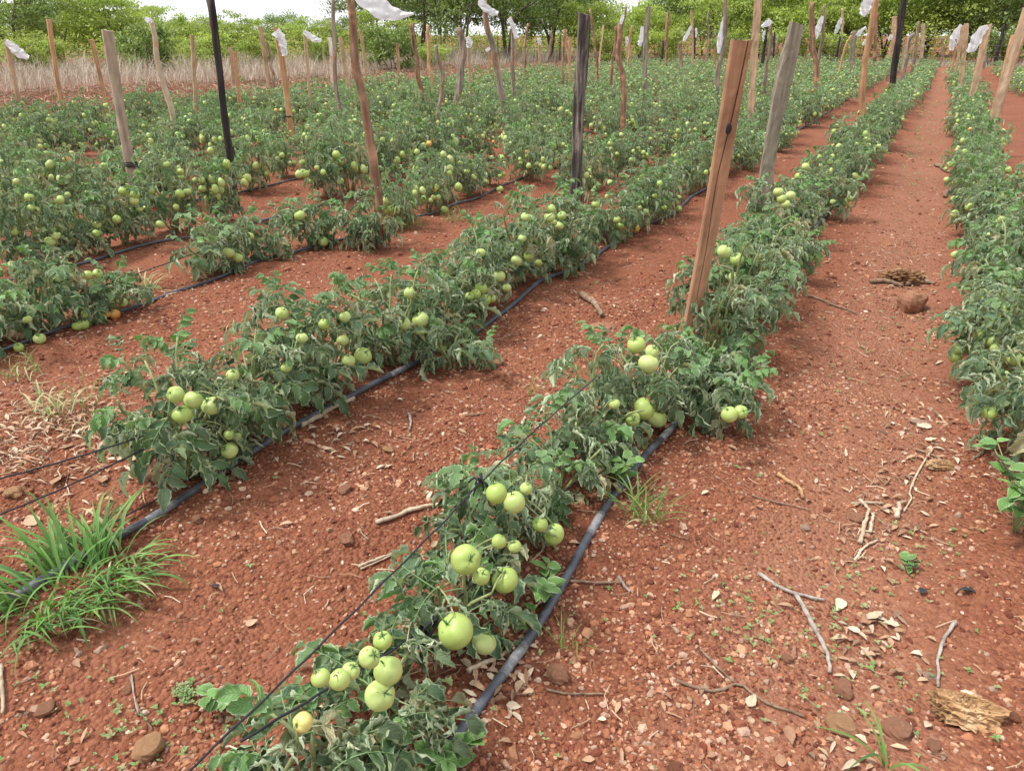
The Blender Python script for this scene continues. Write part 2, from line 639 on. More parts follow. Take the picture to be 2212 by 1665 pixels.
# ------------------------------------------------------------------ ground
def graded(lo, hi, c0, fine, grow):
    """coordinates fine around c0 and coarser away from it"""
    up, dn = [c0], [c0]
    s = fine
    while up[-1] < hi:
        d = max(0, up[-1] - c0 - 2.2)
        up.append(up[-1] + fine + grow * d)
    while dn[-1] > lo:
        d = max(0, c0 - dn[-1] - 2.2)
        dn.append(dn[-1] - fine - grow * d)
    a = np.array(dn[:0:-1] + up)
    return a


gx = graded(-900, 900, -0.9, .028, .021)
gy = graded(-700, 1400, 1.6, .028, .020)
GX, GY = np.meshgrid(gx, gy, indexing='ij')
far = np.clip((np.hypot(GX, GY) - 45) / 40, 0, 1)
GZ = hgt(GX, GY) * (1 - far)
nx, ny = GX.shape
V = np.stack([GX, GY, GZ], -1).reshape(-1, 3)
ii = (np.arange(nx - 1)[:, None] * ny + np.arange(ny - 1)[None, :])
q = np.stack([ii, ii + ny, ii + ny + 1, ii + 1], -1).reshape(-1, 4)
ground = add_obj('ground', mk_mesh('ground', V, [q], M['soil']))
tag(ground, kind='structure')
ground['label'] = 'red gravelly soil of the field and the path'

rg = np.random.default_rng(11)


def in_view(x, y, margin=60):
    px, py, k = project_many(np.stack([x, y, np.zeros_like(x)], -1))
    return (k > .2) & (px > -margin) & (px < W + margin) & (py > -margin) & (py < H + margin)


def project_many(P):
    v = P - CC
    k = v @ CF
    return W / 2 + FPX * (v @ CR) / k, H / 2 - FPX * (v @ CU) / k, k


def scatter(n, dmin, dmax, power=1.0, margin=80):
    """random ground points inside the view wedge, density falling with distance"""
    out = []
    cnt = 0
    while cnt < n:
        u = rg.uniform(0, 1, 4 * n)
        d = dmin * (dmax / dmin) ** u if power == 0 else (dmin ** power + u * (dmax ** power - dmin ** power)) ** (1 / power)
        an = YAW + rg.uniform(-1.25, 1.2, 4 * n)
        x, y = -np.sin(an) * d, np.cos(an) * d
        ok = in_view(x, y, margin)
        p = np.stack([x[ok], y[ok]], -1)
        out.append(p)
        cnt += len(p)
    return np.concatenate(out)[:n]


RED = np.array([(.25, .090, .048), (.31, .13, .07), (.17, .052, .03), (.27, .105, .057), (.37, .185, .11), (.23, .082, .046), (.13, .042, .025), (.34, .16, .09), (.42, .24, .155), (.38, .25, .18)])


def pebbles(n, P, size, flat=.6):
    m = len(P)
    a = rg.uniform(0, 2 * math.pi, (m, 1))
    base = np.broadcast_to(ICO_V, (m, 12, 3)) * (1 + rg.uniform(-.32, .32, (m, 12, 1)))
    sc = np.stack([size * rg.uniform(.8, 1.35, m), size * rg.uniform(.6, 1.0, m), size * rg.uniform(.4, .9, m) * flat / .6], -1)[:, None, :]
    v = base * sc
    x = v[..., 0] * np.cos(a) - v[..., 1] * np.sin(a)
    y = v[..., 0] * np.sin(a) + v[..., 1] * np.cos(a)
    z = v[..., 2] + hgt(P[:, 0], P[:, 1])[:, None] + (size * .12)[:, None]
    V = np.stack([x + P[:, :1], y + P[:, 1:], z], -1).reshape(-1, 3)
    F = (ICO_F[None] + (np.arange(m) * 12)[:, None, None]).reshape(-1, 3)
    c = RED[rg.integers(0, len(RED), m)] * rg.uniform(.75, 1.2, (m, 1))
    pale = rg.uniform(size=m) < .012
    c[pale] = np.array([.55, .40, .30]) * rg.uniform(.8, 1.15, (pale.sum(), 1))
    return V, [F], np.repeat(c, 12, 0)


g = Geo()
for n, d0, d1, s0, s1 in ((32000, .85, 4.0, .0035, .0075), (8600, .85, 5.0, .007, .012), (1500, .85, 7.0, .011, .018), (10000, 3.0, 9.0, .006, .013), (1500, 5, 16, .012, .025)):
    P = scatter(n * 2, d0, d1, 1.0, 260)
    mk = np.sin(P[:, 0] * 2.3 + 1.7 * np.sin(P[:, 1] * 1.1)) * np.sin(P[:, 1] * 2.0 + 1.3 * np.sin(P[:, 0] * 1.9)) + .5 * np.sin(P[:, 0] * 6.1 + P[:, 1] * 4.3) * np.sin(P[:, 1] * 7.7 - P[:, 0] * 2.1)
    P = P[np.argsort(-(mk + rg.normal(0, 1.2, len(P))))][:n]
    sz = s0 + (s1 - s0) * rg.uniform(0, 1, n) ** 1.7
    V, F, T = pebbles(n, P, sz)
    g.add(V, F, T)
gravel = add_obj('gravel', g.mesh('gravel', M['gravel'], False))
tag(gravel, 'small red and tan gravel strewn over the soil', 'gravel', kind='stuff')


# dry litter: little curled leaf bits and straws
def patch_pts(n, px, py, rx, ry):
    out = []
    for _ in range(n):
        x, y = px + rg.normal() * rx, py + rg.normal() * ry
        p = at_z(x, min(max(y, 170), 1720))
        out.append(p[:2])
    return np.array(out)


TAN = np.array([(.42, .29, .19), (.34, .21, .13), (.48, .37, .26), (.29, .16, .10), (.52, .42, .31), (.24, .15, .10), (.40, .25, .16)])
g = Geo()
LV = [scatter(280, 1.0, 6.5, 1.0), patch_pts(170, 150, 960, 130, 55), patch_pts(70, 260, 1000, 120, 40), patch_pts(60, 2010, 930, 60, 60), patch_pts(40, 1900, 1370, 60, 40),
      patch_pts(50, 1900, 1110, 70, 50), patch_pts(60, 700, 960, 90, 30), patch_pts(40, 1080, 1440, 60, 60), patch_pts(18, 1880, 1600, 90, 40), patch_pts(30, 1930, 590, 50, 20)]
LV = np.concatenate(LV)
for p in LV:
    L, w = rg.uniform(.010, .024), rg.uniform(.004, .010)
    a, cu, tl = rg.uniform(0, 6.28), rg.uniform(-.4, 1.2), rg.normal() * .25
    t = np.array([0, .33, .7, 1])
    ww = np.array([.15, 1, .75, .05]) * w
    v = []
    for ti, wi in zip(t, ww):
        for s in (-1, 0, 1):
            v.append(((ti - .5) * L * 2, s * wi, abs(s) * wi * cu + L * .25 * math.sin(ti * 3)))
    v = np.array(v)
    ca, sa = math.cos(a), math.sin(a)
    v = np.stack([v[:, 0] * ca - v[:, 1] * sa, v[:, 0] * sa + v[:, 1] * ca, v[:, 2] + v[:, 0] * tl], -1)
    v += (p[0], p[1], float(hgt(p[0], p[1])) + .007)
    i = np.arange(3)[:, None] * 3 + np.arange(2)[None]
    qd = np.stack([i, i + 3, i + 4, i + 1], -1).reshape(-1, 4)
    g.add(v, [qd], TAN[rg.integers(len(TAN))] * rg.uniform(.8, 1.15))
ST = np.concatenate([scatter(750, 1.0, 6.0, 1.0), patch_pts(420, 130, 930, 130, 45), patch_pts(160, 60, 1010, 60, 30), patch_pts(60, 1900, 1100, 60, 60), patch_pts(40, 1960, 980, 60, 60), patch_pts(70, 340, 640, 40, 14),
                     patch_pts(120, 1950, 545, 60, 16), patch_pts(150, 1980, 440, 50, 40), patch_pts(120, 1900, 720, 110, 50)])
for p in ST:
    L = rg.uniform(.02, .075)
    a = rg.uniform(0, 6.28)
    w = rg.uniform(.0008, .0022)
    k = rg.normal() * .35
    P = np.array([(0, 0, 0), (L * .5, L * k * .3, rg.uniform(0, .008)), (L, 0, rg.uniform(0, .006))])
    ca, sa = math.cos(a), math.sin(a)
    P = np.stack([P[:, 0] * ca - P[:, 1] * sa, P[:, 0] * sa + P[:, 1] * ca, P[:, 2]], -1)
    P[:, 0] += p[0]
    P[:, 1] += p[1]
    P[:, 2] += hgt(P[:, 0], P[:, 1]) + .006
    V, F = tube_geo(P, w, 3, cap=False)
    g.add(V, F, TAN[rg.integers(len(TAN))] * rg.uniform(.85, 1.2))
lit = add_obj('plant_litter', g.mesh('plant_litter', M['litter'], False))
tag(lit, 'dry leaf bits and straws littering the red soil', 'litter', kind='stuff')


# ------------------------------------------------------------------ leaves
def leaflet(rng, L, w, curl, bend, nt, ns, serr=.2, twist=0.0):
    """one leaflet growing along +X, face up +Z, edges rolling up, tip bending down"""
    t = np.linspace(0, 1, nt + 1)
    prof = np.sin(math.pi * np.clip(t, 0, 1) ** .66) ** .85
    prof[0], prof[-1] = .10, .02
    s = np.linspace(-1, 1, ns)
    ang = bend * t
    dx = np.cos(ang) * L / nt
    dz = -np.sin(ang) * L / nt
    cx = np.concatenate([[0], np.cumsum(dx[:-1])])
    cz = np.concatenate([[0], np.cumsum(dz[:-1])])
    V, U = [], []
    for i in range(nt + 1):
        lob = 1 + serr * (1 if i % 2 else -1) * (0 < i < nt)
        k = curl * (0.7 + .5 * t[i]) * (1 + .25 * math.sin(i * 2.1 + curl * 9))
        tw = twist * t[i]
        for sj in s:
            hw = w * prof[i] * (lob if abs(sj) > .8 else 1)
            sj = sj * (1 + .12 * (abs(sj) > .8))
            if abs(k) > .05:
                y = math.sin(k * sj) / k * hw
                z = (1 - math.cos(k * sj)) / k * hw
            else:
                y, z = sj * hw, 0
            y, z = y * math.cos(tw) - z * math.sin(tw), y * math.sin(tw) + z * math.cos(tw)
            V.append((cx[i] + z * math.sin(ang[i]) + (abs(sj) > .8) * serr * L / nt * .5, y, cz[i] + z * math.cos(ang[i])))
            U.append((sj * .5 + .5, t[i]))
    V = np.array(V)
    V[:, 2] += rng.normal(0, w * .07, len(V))
    i = np.arange(nt)[:, None] * ns + np.arange(ns - 1)[None]
    q = np.stack([i, i + ns, i + ns + 1, i + 1], -1).reshape(-1, 4)
    return V, q, np.array(U)


def rot(v, axis, a):
    axis = np.asarray(axis, float)
    axis = axis / np.linalg.norm(axis)
    c, s = math.cos(a), math.sin(a)
    return v * c + np.cross(axis, v) * s + np.outer(v @ axis, axis) * (1 - c)


def compound_leaf(rng, kind, lod):
    """a whole tomato leaf about one unit long: rachis and paired leaflets; +X outward, +Z up"""
    g = Geo()
    fresh = {'norm': rng.uniform(0, .25), 'fresh': rng.uniform(.6, 1), 'dry': 0.0}[kind]
    dry = {'norm': max(0, rng.uniform(-.2, .15)), 'fresh': 0, 'dry': rng.uniform(.5, .95)}[kind]
    n = 8 if lod == 0 else 5
    a0 = rng.uniform(.1, .5)
    a1 = {'norm': rng.uniform(-1.7, -.6), 'fresh': rng.uniform(-.6, 0), 'dry': rng.uniform(-2.0, -1.1)}[kind]
    an = np.linspace(a0, a1, n)
    side = rng.normal() * .5
    hd = np.linspace(0, side, n)
    st = 1.0 / (n - 1)
    P = [np.zeros(3)]
    for i in range(n - 1):
        P.append(P[-1] + st * np.array([math.cos(an[i]) * math.cos(hd[i]), math.cos(an[i]) * math.sin(hd[i]), math.sin(an[i])]))
    P = np.array(P)
    T, S, Uu = frames(P)
    if lod < 2:
        V, F = tube_geo(P, np.linspace(.014, .006, n), 4 if lod == 0 else 3, cap=False)
        g.add(V, F, (.8, dry, .9), np.full((len(V), 2), (.5, .5)))
    fr = [(.34, .26), (.55, .36), (.78, .40)] if lod < 2 else [(.45, .40), (.78, .46)]
    items = [(1.0, 0, .46)]
    for f, sz in fr:
        items += [(f, 1, sz), (f + .04, -1, sz)]
    if lod == 0:
        items += [(.47, 1, .14), (.68, -1, .15)]
    nt, ns = ((8, 7), (4, 5), (2, 3))[lod]
    cb = {'norm': rng.uniform(1.3, 2.7), 'fresh': rng.uniform(.5, 1.2), 'dry': rng.uniform(1.5, 2.5)}[kind]
    for f, sd_, sz in items:
        u = min(f, .999) * (n - 1)
        i = int(u)
        p = P[i] * (1 - (u - i)) + P[i + 1] * (u - i)
        t, s_, up = T[min(i + 1, n - 1)], S[i], Uu[i]
        L = sz * rng.uniform(.8, 1.15)
        w = L * rng.uniform(.27, .38) * (1.0 if lod == 2 else 1)
        v, q, uv = leaflet(rng, L, w, cb * rng.uniform(.6, 1.35), rng.uniform(.2, 1.5) * (1.4 if kind == 'dry' else 1), nt, ns, .13 if lod == 0 else .08, rng.normal() * .5)
        v = rot(v, (1, 0, 0), rng.normal() * .35)
        v = rot(v, (0, 1, 0), rng.uniform(-.3, .85))
        ya = sd_ * rng.uniform(.75, 1.25)
        v = rot(v, (0, 0, 1), ya)
        # into the rachis frame: X->t, Y->s_, Z->up
        v = p + v[:, :1] * t + v[:, 1:2] * s_ + v[:, 2:] * up
        g.add(v, [q], (np.clip(fresh + rng.normal() * .06, 0, 1), np.clip(dry + rng.normal() * .06, 0, 1), rng.uniform(0, 1)), uv)
    return g


KINDS = ['norm'] * 9 + ['fresh'] * 3 + ['dry'] * 3
lrng = np.random.default_rng(3)
LEAF = {}
for lod in range(3):
    LEAF[lod] = [compound_leaf(lrng, k, lod) for k in KINDS]
LEAF_MESH = [gg.mesh('leaf', M['leaf']) for gg in LEAF[0]]


def pick_kind(rng, f, h):
    """f: 0 low .. 1 tip of the plant"""
    r = rng.uniform()
    if f > .82 and r < .5:
        return 9 + rng.integers(3)
    if r < (.24 if f < .4 else .06):
        return 12 + rng.integers(3)
    if r > .96:
        return 9 + rng.integers(3)
    return rng.integers(9)


def leaf_matrix(p, az, pitch, roll, s):
    return Matrix.Translation(Vector(p)) @ Matrix.Rotation(az, 4, 'Z') @ Matrix.Rotation(-pitch, 4, 'Y') @ Matrix.Rotation(roll, 4, 'X') @ Matrix.Scale(s, 4)


def plant_struct(rng, Hh, Rx, Ry, ns, nl, lean=(0, 0), Lf=.19):
    stems, leaves, truss = [], [], []
    for i in range(ns):
        az = 2 * math.pi * (i + rng.uniform(-.35, .35)) / ns
        r = rng.uniform(.3, 1.0)
        zt = Hh * rng.uniform(.7, 1.0) * math.sqrt(max(.1, 1 - .55 * r * r))
        e = np.array([Rx * r * math.cos(az) + lean[0], Ry * r * math.sin(az) + lean[1], zt])
        b = np.array([rng.normal() * .015, rng.normal() * .03, -.02])
        m1 = b * .6 + e * np.array([.25, .25, .35]) + rng.normal(0, .015, 3)
        m2 = np.array([e[0] * .65, e[1] * .65, e[2] * .82]) + rng.normal(0, .02, 3)
        P = curve_pts([b, m1, m2, e], 9)
        stems.append(P)
        k = max(3, int(round(nl / ns)))
        ph = rng.uniform(0, 6.28)
        for j in range(k):
            f = .16 + .84 * (j + rng.uniform(0, .8)) / k
            f = min(f, .999)
            u = f * 8
            q = int(u)
            p = P[q] * (1 - (u - q)) + P[q + 1] * (u - q)
            ph += 2.4 + rng.normal() * .3
            out = math.atan2(p[1] + 1e-4, p[0] + 1e-4)
            d = np.array([math.cos(ph) + .75 * math.cos(out), math.sin(ph) + .75 * math.sin(out)])
            hz = math.atan2(d[1], d[0])
            s = Lf * rng.uniform(.75, 1.2) * (1 - .45 * max(0, f - .6) / .4)
            pitch = rng.uniform(.0, .6) + (.5 if f > .9 else 0) + (.35 if p[2] < .12 else 0)
            leaves.append((p, hz, pitch, rng.normal() * .25, s, pick_kind(rng, f, p[2])))
        if rng.uniform() < .9:
            truss.append((P[4] if rng.uniform() < .5 else P[6], az))
    return stems, leaves, truss


def stem_geo(stems, r0=.007, n=5):
    g = Geo()
    for P in stems:
        V, F = tube_geo(P, np.linspace(r0, r0 * .4, len(P)), n)
        g.add(V, F)
    return g


# ------------------------------------------------------------------ tomatoes
def tomato_mesh(nu, nv, mat, seed):
    rng = np.random.default_rng(seed)
    V, F = uv_sphere(nu, nv)
    th = np.arccos(np.clip(V[:, 2], -1, 1))
    ph = np.arctan2(V[:, 1], V[:, 0])
    k = rng.integers(4, 6)
    rr = 1 + .045 * np.cos(k * ph + rng.uniform(0, 6)) * np.sin(th) * np.clip(np.cos(th) + .4, 0, 1) + .03 * np.cos(ph + rng.uniform(0, 6)) * np.sin(th)
    V = V * rr[:, None]
    V[:, 2] *= rng.uniform(.88, 1.0)
    V[:, 2] -= .16 * np.exp(-(th / .38) ** 2)
    return mk_mesh('tomato', V, F, mat)


TOM_HI = [tomato_mesh(28, 18, M['tom'], i) for i in range(4)]
TOM_MID = [tomato_mesh(14, 9, M['tom'], i + 10) for i in range(4)]
TOM_RIPE = tomato_mesh(28, 18, M['tom_ripe'], 30)
TOM_YEL = tomato_mesh(28, 18, M['tom_yel'], 31)


def calyx_mesh():
    g = Geo()
    rng = np.random.default_rng(8)
    for k in range(5):
        v, q, uv = leaflet(rng, .58, .065, .5, rng.uniform(-.3, .9), 4, 3, 0)
        v = rot(v, (0, 0, 1), k * 2 * math.pi / 5 + rng.normal() * .15)
        g.add(v + (0, 0, .80), [q])
    V, F = tube_geo([(0, 0, .78), (.03, .02, 1.0), (.16, .05, 1.25), (.42, .06, 1.45)], [.075, .06, .05, .045], 5)
    g.add(V, F)
    return g.mesh('calyx', M['calyx'])


CALYX = calyx_mesh()


def add_tomato(parent, loc, r, rng, hi=False, ripe=None):
    me = TOM_RIPE if ripe == 'ripe' else TOM_YEL if ripe == 'yellow' else (TOM_HI if hi else TOM_MID)[rng.integers(4)]
    mw = Matrix.Translation(Vector(loc)) @ Matrix.Rotation(rng.uniform(0, 6.28), 4, 'Z') @ Matrix.Rotation(rng.normal() * .45, 4, 'X') @ Matrix.Rotation(rng.normal() * .45, 4, 'Y') @ Matrix.Scale(r, 4)
    o = add_obj('tomato', me, parent, mw=mw)
    if hi:
        add_obj('calyx', CALYX, o)
    if ripe:
        o['label'] = 'ripening orange tomato' if ripe == 'ripe' else 'yellowing tomato'
    return o


# ------------------------------------------------------------------ plants of the rows
ONES = ['', 'first', 'second', 'third', 'fourth', 'fifth', 'sixth', 'seventh', 'eighth', 'ninth', 'tenth', 'eleventh', 'twelfth', 'thirteenth',
        'fourteenth', 'fifteenth', 'sixteenth', 'seventeenth', 'eighteenth', 'nineteenth']
TENS = ['', '', 'twent', 'thirt', 'fort', 'fift', 'sixt', 'sevent', 'eight', 'ninet']


def ordinal(n):
    if n >= 100:
        return 'hundred-and-' + ordinal(n - 100) if n > 100 else 'hundredth'
    if n < 20:
        return ONES[n]
    t = TENS[n // 10]
    return t + 'ieth' if n % 10 == 0 else t + 'y-' + ONES[n % 10]


prng = np.random.default_rng(21)
# hand-placed nearest plants: row, y, height, spread across, spread along, leaves, x offset
HERO = {
    0: [(.66, .28, .17, .20, 36, -.02), (.92, .24, .17, .16, 26, -.02), (1.24, .32, .15, .15, 32, -.03), (1.56, .40, .18, .17, 52, -.05), (1.95, .32, .17, .16, 32, -.06), (2.26, .48, .20, .18, 44, -.06), (2.64, .46, .24, .20, 54, .03), (2.86, .34, .24, .22, 40, .24), (3.10, .32, .20, .18, 32, .14),
        (3.46, .58, .26, .22, 66, .10), (3.80, .60, .28, .26, 66, .08)],
    1: [(1.42, .56, .28, .24, 62, 0), (1.75, .50, .24, .22, 50, 0), (2.10, .60, .30, .26, 74, 0), (2.62, .54, .27, .26, 64, .02), (2.76, .24, .20, .20, 30, .27), (3.05, .50, .27, .25, 58, .03), (3.5, .56, .26, .26, 64, 0), (3.98, .60, .30, .26, 70, 0),
        (4.42, .60, .30, .26, 72, 0), (4.85, .56, .28, .24, 56, 0), (5.5, .46, .34, .26, 60, .06), (5.95, .50, .34, .26, 60, .08), (6.3, .46, .34, .24, 56, .1)],
    2: [(1.72, .42, .30, .28, 54, -.05), (2.10, .44, .30, .28, 56, 0), (2.42, .28, .26, .22, 38, .08), (3.25, .40, .26, .26, 48, 0), (3.66, .38, .26, .26, 46, 0), (4.15, .42, .27, .26, 52, 0), (4.36, .52, .26, .24, 60, .44),
        (5.05, .46, .26, .24, 50, .15)],
}
AUTO_START = {0: 3.75, 1: 6.3, 2: 5.35}
ROW_NAME = {i: 'the %s row left of the path' % ordinal(i + 1) for i in range(len(ROWS))}
ROW_NAME[0] = 'the row bordering the path on its left'
spots = []       # (row, x, y, H, Rx, Ry, nl)
for r, X in enumerate(ROWS):
    for (y, hh, rx, ry, nl, ox) in HERO.get(r, []):
        spots.append((r, X + ox, y, hh, rx, ry, nl))
    y = AUTO_START.get(r, -X * .556 - .7)
    while y < 42 - max(0, r - 3) * .6:
        y += .40 + prng.uniform(-.06, .10)
        if prng.uniform() < (.05 if r in (1, 2) and y < 9 else .15 if r == 3 and y < 13 else .05):
            continue
        hh = prng.uniform(.34, .68) * (1.35 if r in (3, 4) and y < 7.5 else 1)
        spots.append((r, X + prng.normal() * .09 + (.10 if r == 0 and y > 8 else 0), y, hh, prng.uniform(.22, .32), prng.uniform(.22, .32), int(prng.uniform(44, 62))))
for r, X, y0, y1 in ((20, .60, 3.05, 41), (21, 2.05, 11, 40), (22, -3.08, 7.0, 41)):
    ROW_NAME[r] = {20: 'the row bordering the path on its right', 21: 'the second row right of the path', 22: 'the short row between the second and third'}[r]
    y = y0
    while y < y1:
        spots.append((r, X + prng.normal() * .06 - (.10 if r == 20 and y > 8 else 0), y, prng.uniform(.46, .6), prng.uniform(.28, .36), prng.uniform(.26, .32), int(prng.uniform(48, 62))))
        y += .45 + prng.uniform(-.06, .30)


def visible(sp):
    px, py, k = project((sp[1], sp[2], sp[3] * .5))
    m = 330 / max(k, .6)
    return k > .3 and -m < px < W + m and py < H + m


spots = [s for s in spots if visible(s)]
spots.sort(key=lambda s: project((s[1], s[2], .25))[2])
NEAR, MIDN = 46, 300
# hand-placed fruit: px, py, diameter in px, x of the row plane, ripeness
FR = [(985, 1362, 78), (1046, 1388, 54), (827, 1383, 42), (797, 1419, 48), (839, 1447, 62), (734, 1467, 46), (692, 1464, 20), (821, 1502, 66), (654, 1560, 44, 'yellow'), (758, 1449, 30),
      (1007, 1208, 66), (1040, 1245, 38), (1092, 1252, 58), (1073, 1065, 46), (1111, 1084, 48), (1136, 1055, 24), (1197, 1153, 48), (1167, 1131, 34), (1078, 1169, 32), (1112, 1180, 30),
      (1391, 883, 50), (1418, 902, 44), (1367, 905, 32), (1328, 873, 24), (1536, 805, 44), (1565, 544, 31), (1592, 561, 30), (1584, 600, 25), (1645, 553, 24), (1654, 575, 22), (1616, 653, 25), (1638, 670, 26),
      (1654, 687, 26), (1557, 701, 24), (1681, 415, 22), (1707, 423, 21), (1689, 430, 20), (1698, 441, 18), (1715, 475, 20), (1374, 745, 40), (1408, 759, 30), (1401, 786, 44), (1740, 360, 16), (1790, 372, 14), (1560, 660, 24)]
FRUIT = [(f[0], f[1], f[2], -.76, f[3] if len(f) > 3 else None, 0) for f in FR]
FR = [(908, 691, 37), (874, 699, 27), (784, 769, 38), (752, 779, 29), (884, 633, 25), (745, 685, 25), (1039, 623, 28), (1048, 648, 25), (1063, 645, 19), (1027, 636, 23), (1014, 640, 19), (1078, 597, 27), (1095, 622, 20),
      (1038, 546, 21), (1115, 563, 23), (1143, 553, 23), (1163, 568, 17), (1128, 515, 18), (1135, 469, 21), (1187, 470, 24), (1192, 451, 20), (1214, 466, 20), (1197, 481, 14), (1208, 488, 20), (1286, 442, 18),
      (1333, 475, 17), (1340, 488, 17), (1372, 492, 22, 'ripe'), (1393, 505, 20), (1393, 520, 16), (959, 616, 18), (956, 776, 22), (980, 782, 22), (457, 876, 42), (418, 864, 39), (379, 852, 37), (394, 895, 42),
      (496, 973, 37), (495, 939, 23), (513, 942, 21), (503, 810, 28), (619, 794, 24), (609, 677, 28), (652, 730, 26), (700, 700, 24), (740, 735, 26), (1430, 440, 15), (1465, 460, 15)]
FRUIT += [(f[0], f[1], f[2], -2.0, f[3] if len(f) > 3 else None, 1) for f in FR]
FR = [(495, 546, 25), (515, 557, 21), (647, 466, 24), (698, 522, 22), (248, 683, 24, 'ripe'), (231, 679, 15, 'ripe'), (218, 691, 24), (167, 704, 23), (184, 714, 24), (94, 760, 25), (189, 594, 20), (211, 591, 20),
      (265, 653, 20), (180, 679, 18), (830, 440, 18), (845, 455, 17), (540, 510, 18), (990, 405, 17), (960, 465, 16), (1080, 412, 16), (40, 750, 20), (60, 690, 18)]
FRUIT += [(f[0], f[1], f[2], -3.9, f[3] if len(f) > 3 else None, 2) for f in FR]
FR = [(346, 485, 19), (252, 474, 18), (129, 432, 20), (265, 413, 18), (389, 419, 20), (405, 414, 17), (25, 573, 18), (655, 375, 17), (645, 377, 16), (727, 335, 18), (120, 510, 17), (360, 355, 15), (490, 355, 16), (35, 392, 14)]
FRUIT += [(f[0], f[1], f[2], -5.0, f[3] if len(f) > 3 else None, 3) for f in FR]
FR = []
for px, py, d, X, ripe, r in FRUIT:
    P = at_x(px, py, X)
    dirn = (P - CC) / np.linalg.norm(P - CC)
    P = P - dirn * .045
    rad = np.clip(d / 2 / ppm(P), .017, .044)
    P[2] = max(P[2], rad * .8 + float(hgt(P[0], P[1])))
    q = project(P)
    FR.append((P, rad, ripe, r, q[0], q[1], q[2], rad * ppm(P)))

order = {}
for r in sorted(set(s[0] for s in spots)):
    for k, s in enumerate(sorted((s for s in spots if s[0] == r), key=lambda s: s[2])):
        order[id(s)] = k + 1

MID_VAR = []
vr = np.random.default_rng(77)
for k in range(10):
    stems, leaves, truss = plant_struct(vr, .56, .31, .28, 7, 74, Lf=.168)
    g = Geo()
    for (p, hz, pit, ro, s, kd) in leaves:
        V, F, T, U = LEAF[1][kd].arrays()
        mw = np.array(leaf_matrix(p, hz, pit, ro, s))
        T = T.copy()
        T[:, 2] = np.clip(T[:, 2] * .6 + vr.uniform(0, .4), 0, 1)
        g.add(V @ mw[:3, :3].T + mw[:3, 3], F, T, U)
    MID_VAR.append((g.mesh('foliage', M['leaf']), stem_geo(stems, .007, 4).mesh('stem', M['stem']), truss))

plants = []
STEMS = {}
far_geo = Geo()
far_fruit = Geo()
sv, sf = uv_sphere(8, 6)
for idx, sp in enumerate(spots):
    r, x, y, hh, rx, ry, nl = sp
    z = float(hgt(x, y))
    dist = project((x, y, .25))[2]
    if idx < MIDN:
        e = empty('tomato_plant', (x, y, z))
        lab = 'leafy tomato plant, %s from the front in %s' % (ordinal(order[id(sp)]), ROW_NAME[r])
        tag(e, lab, 'tomato plant', 'tomato plants in rows')
        plants.append((e, r, x, y, z))
    if idx < NEAR:
        stems, leaves, truss = plant_struct(prng, hh, rx, ry, 5 if nl < 50 else 7, int(nl * (1.12 if r == 0 and y < 2.5 else 1.4)), Lf=.172)
        add_obj('stem', stem_geo(stems, .0085, 7).mesh('stem', M['stem']), e)
        STEMS[e.name] = np.concatenate(stems)[2:]
        near_fr = [f for f in FR if f[3] == r and abs(f[0][1] - y) < .7]
        for (p, hz, pit, ro, s, kd) in leaves:
            mw = leaf_matrix(p, hz, pit, ro, s)
            skip = False
            for u in (.3, .6, .85):
                c = np.array(mw @ Vector((u * .9, 0, .1 - u * .35))) + (x, y, z)
                qx, qy, qk = project(c)
                for f in near_fr:
                    if qk < f[6] and math.hypot(qx - f[4], qy - f[5]) < f[7] * 1.0 + .02 * FPX / qk:
                        skip = prng.uniform() < .88
                        if skip:
                            break
                if skip:
                    break
            if not skip:
                add_obj('leaf', LEAF_MESH[kd], e, mw=mw)
        if r >= 3:
            for (p, az) in truss:
                for j in range(prng.integers(1, 4)):
                    a = az + prng.normal() * .5
                    add_tomato(e, (p[0] + .08 * math.cos(a), p[1] + .08 * math.sin(a), max(.04, p[2] * prng.uniform(.6, .95))), prng.uniform(.022, .036), prng)
    elif idx < MIDN:
        fm, sm, truss = MID_VAR[prng.integers(10)]
        sc = .5 * hh / .54 + .42
        e.rotation_euler = (0, 0, prng.uniform(0, 6.28))
        e.scale = (sc * .92, sc * .92, sc * prng.uniform(.9, 1.25) * (.75 if hh < .42 else 1))
        tag(add_obj('foliage', fm, e), kind='stuff')
        add_obj('stem', sm, e)
        for (p, az) in truss:
            if r < 2 and y < 7.5 and prng.uniform() < .5:
                continue
            for j in range(prng.integers(1, 4)):
                a = az + prng.normal() * .6
                rr = .10 + prng.uniform(0, .05)
                rip = 'ripe' if prng.uniform() < .006 else 'yellow' if prng.uniform() < .03 else None
                add_tomato(e, (p[0] + rr * math.cos(a), p[1] + rr * math.sin(a), max(.05, p[2] * prng.uniform(.65, 1.05))), prng.uniform(.024, .038), prng, ripe=rip)
    else:
        ln = 26 if dist < 22 else 18
        stems, leaves, truss = plant_struct(prng, hh, rx, ry, 4, ln, Lf=.22)
        for (p, hz, pit, ro, s, kd) in leaves:
            V, F, T, U = LEAF[2][kd].arrays()
            mw = np.array(leaf_matrix(p, hz, pit, ro, s * 1.15))
            T = T.copy()
            T[:, 2] = np.clip(T[:, 2] * .5 + prng.uniform(0, .5), 0, 1)
            far_geo.add(V @ mw[:3, :3].T + mw[:3, 3] + (x, y, z), F, T, U)
        for (p, az) in truss:
            for j in range(2):
                a = az + prng.normal() * .6
                far_fruit.add(sv * prng.uniform(.026, .038) + (x + p[0] + .12 * math.cos(a), y + p[1] + .12 * math.sin(a), z + p[2] * prng.uniform(.7, 1.0)), sf)
fo = empty('far_tomato_plants', (-6, 25, 0))
fo['kind'] = 'stuff'
tag(fo, 'mass of distant tomato plants filling the far end of the field', 'tomato plants')
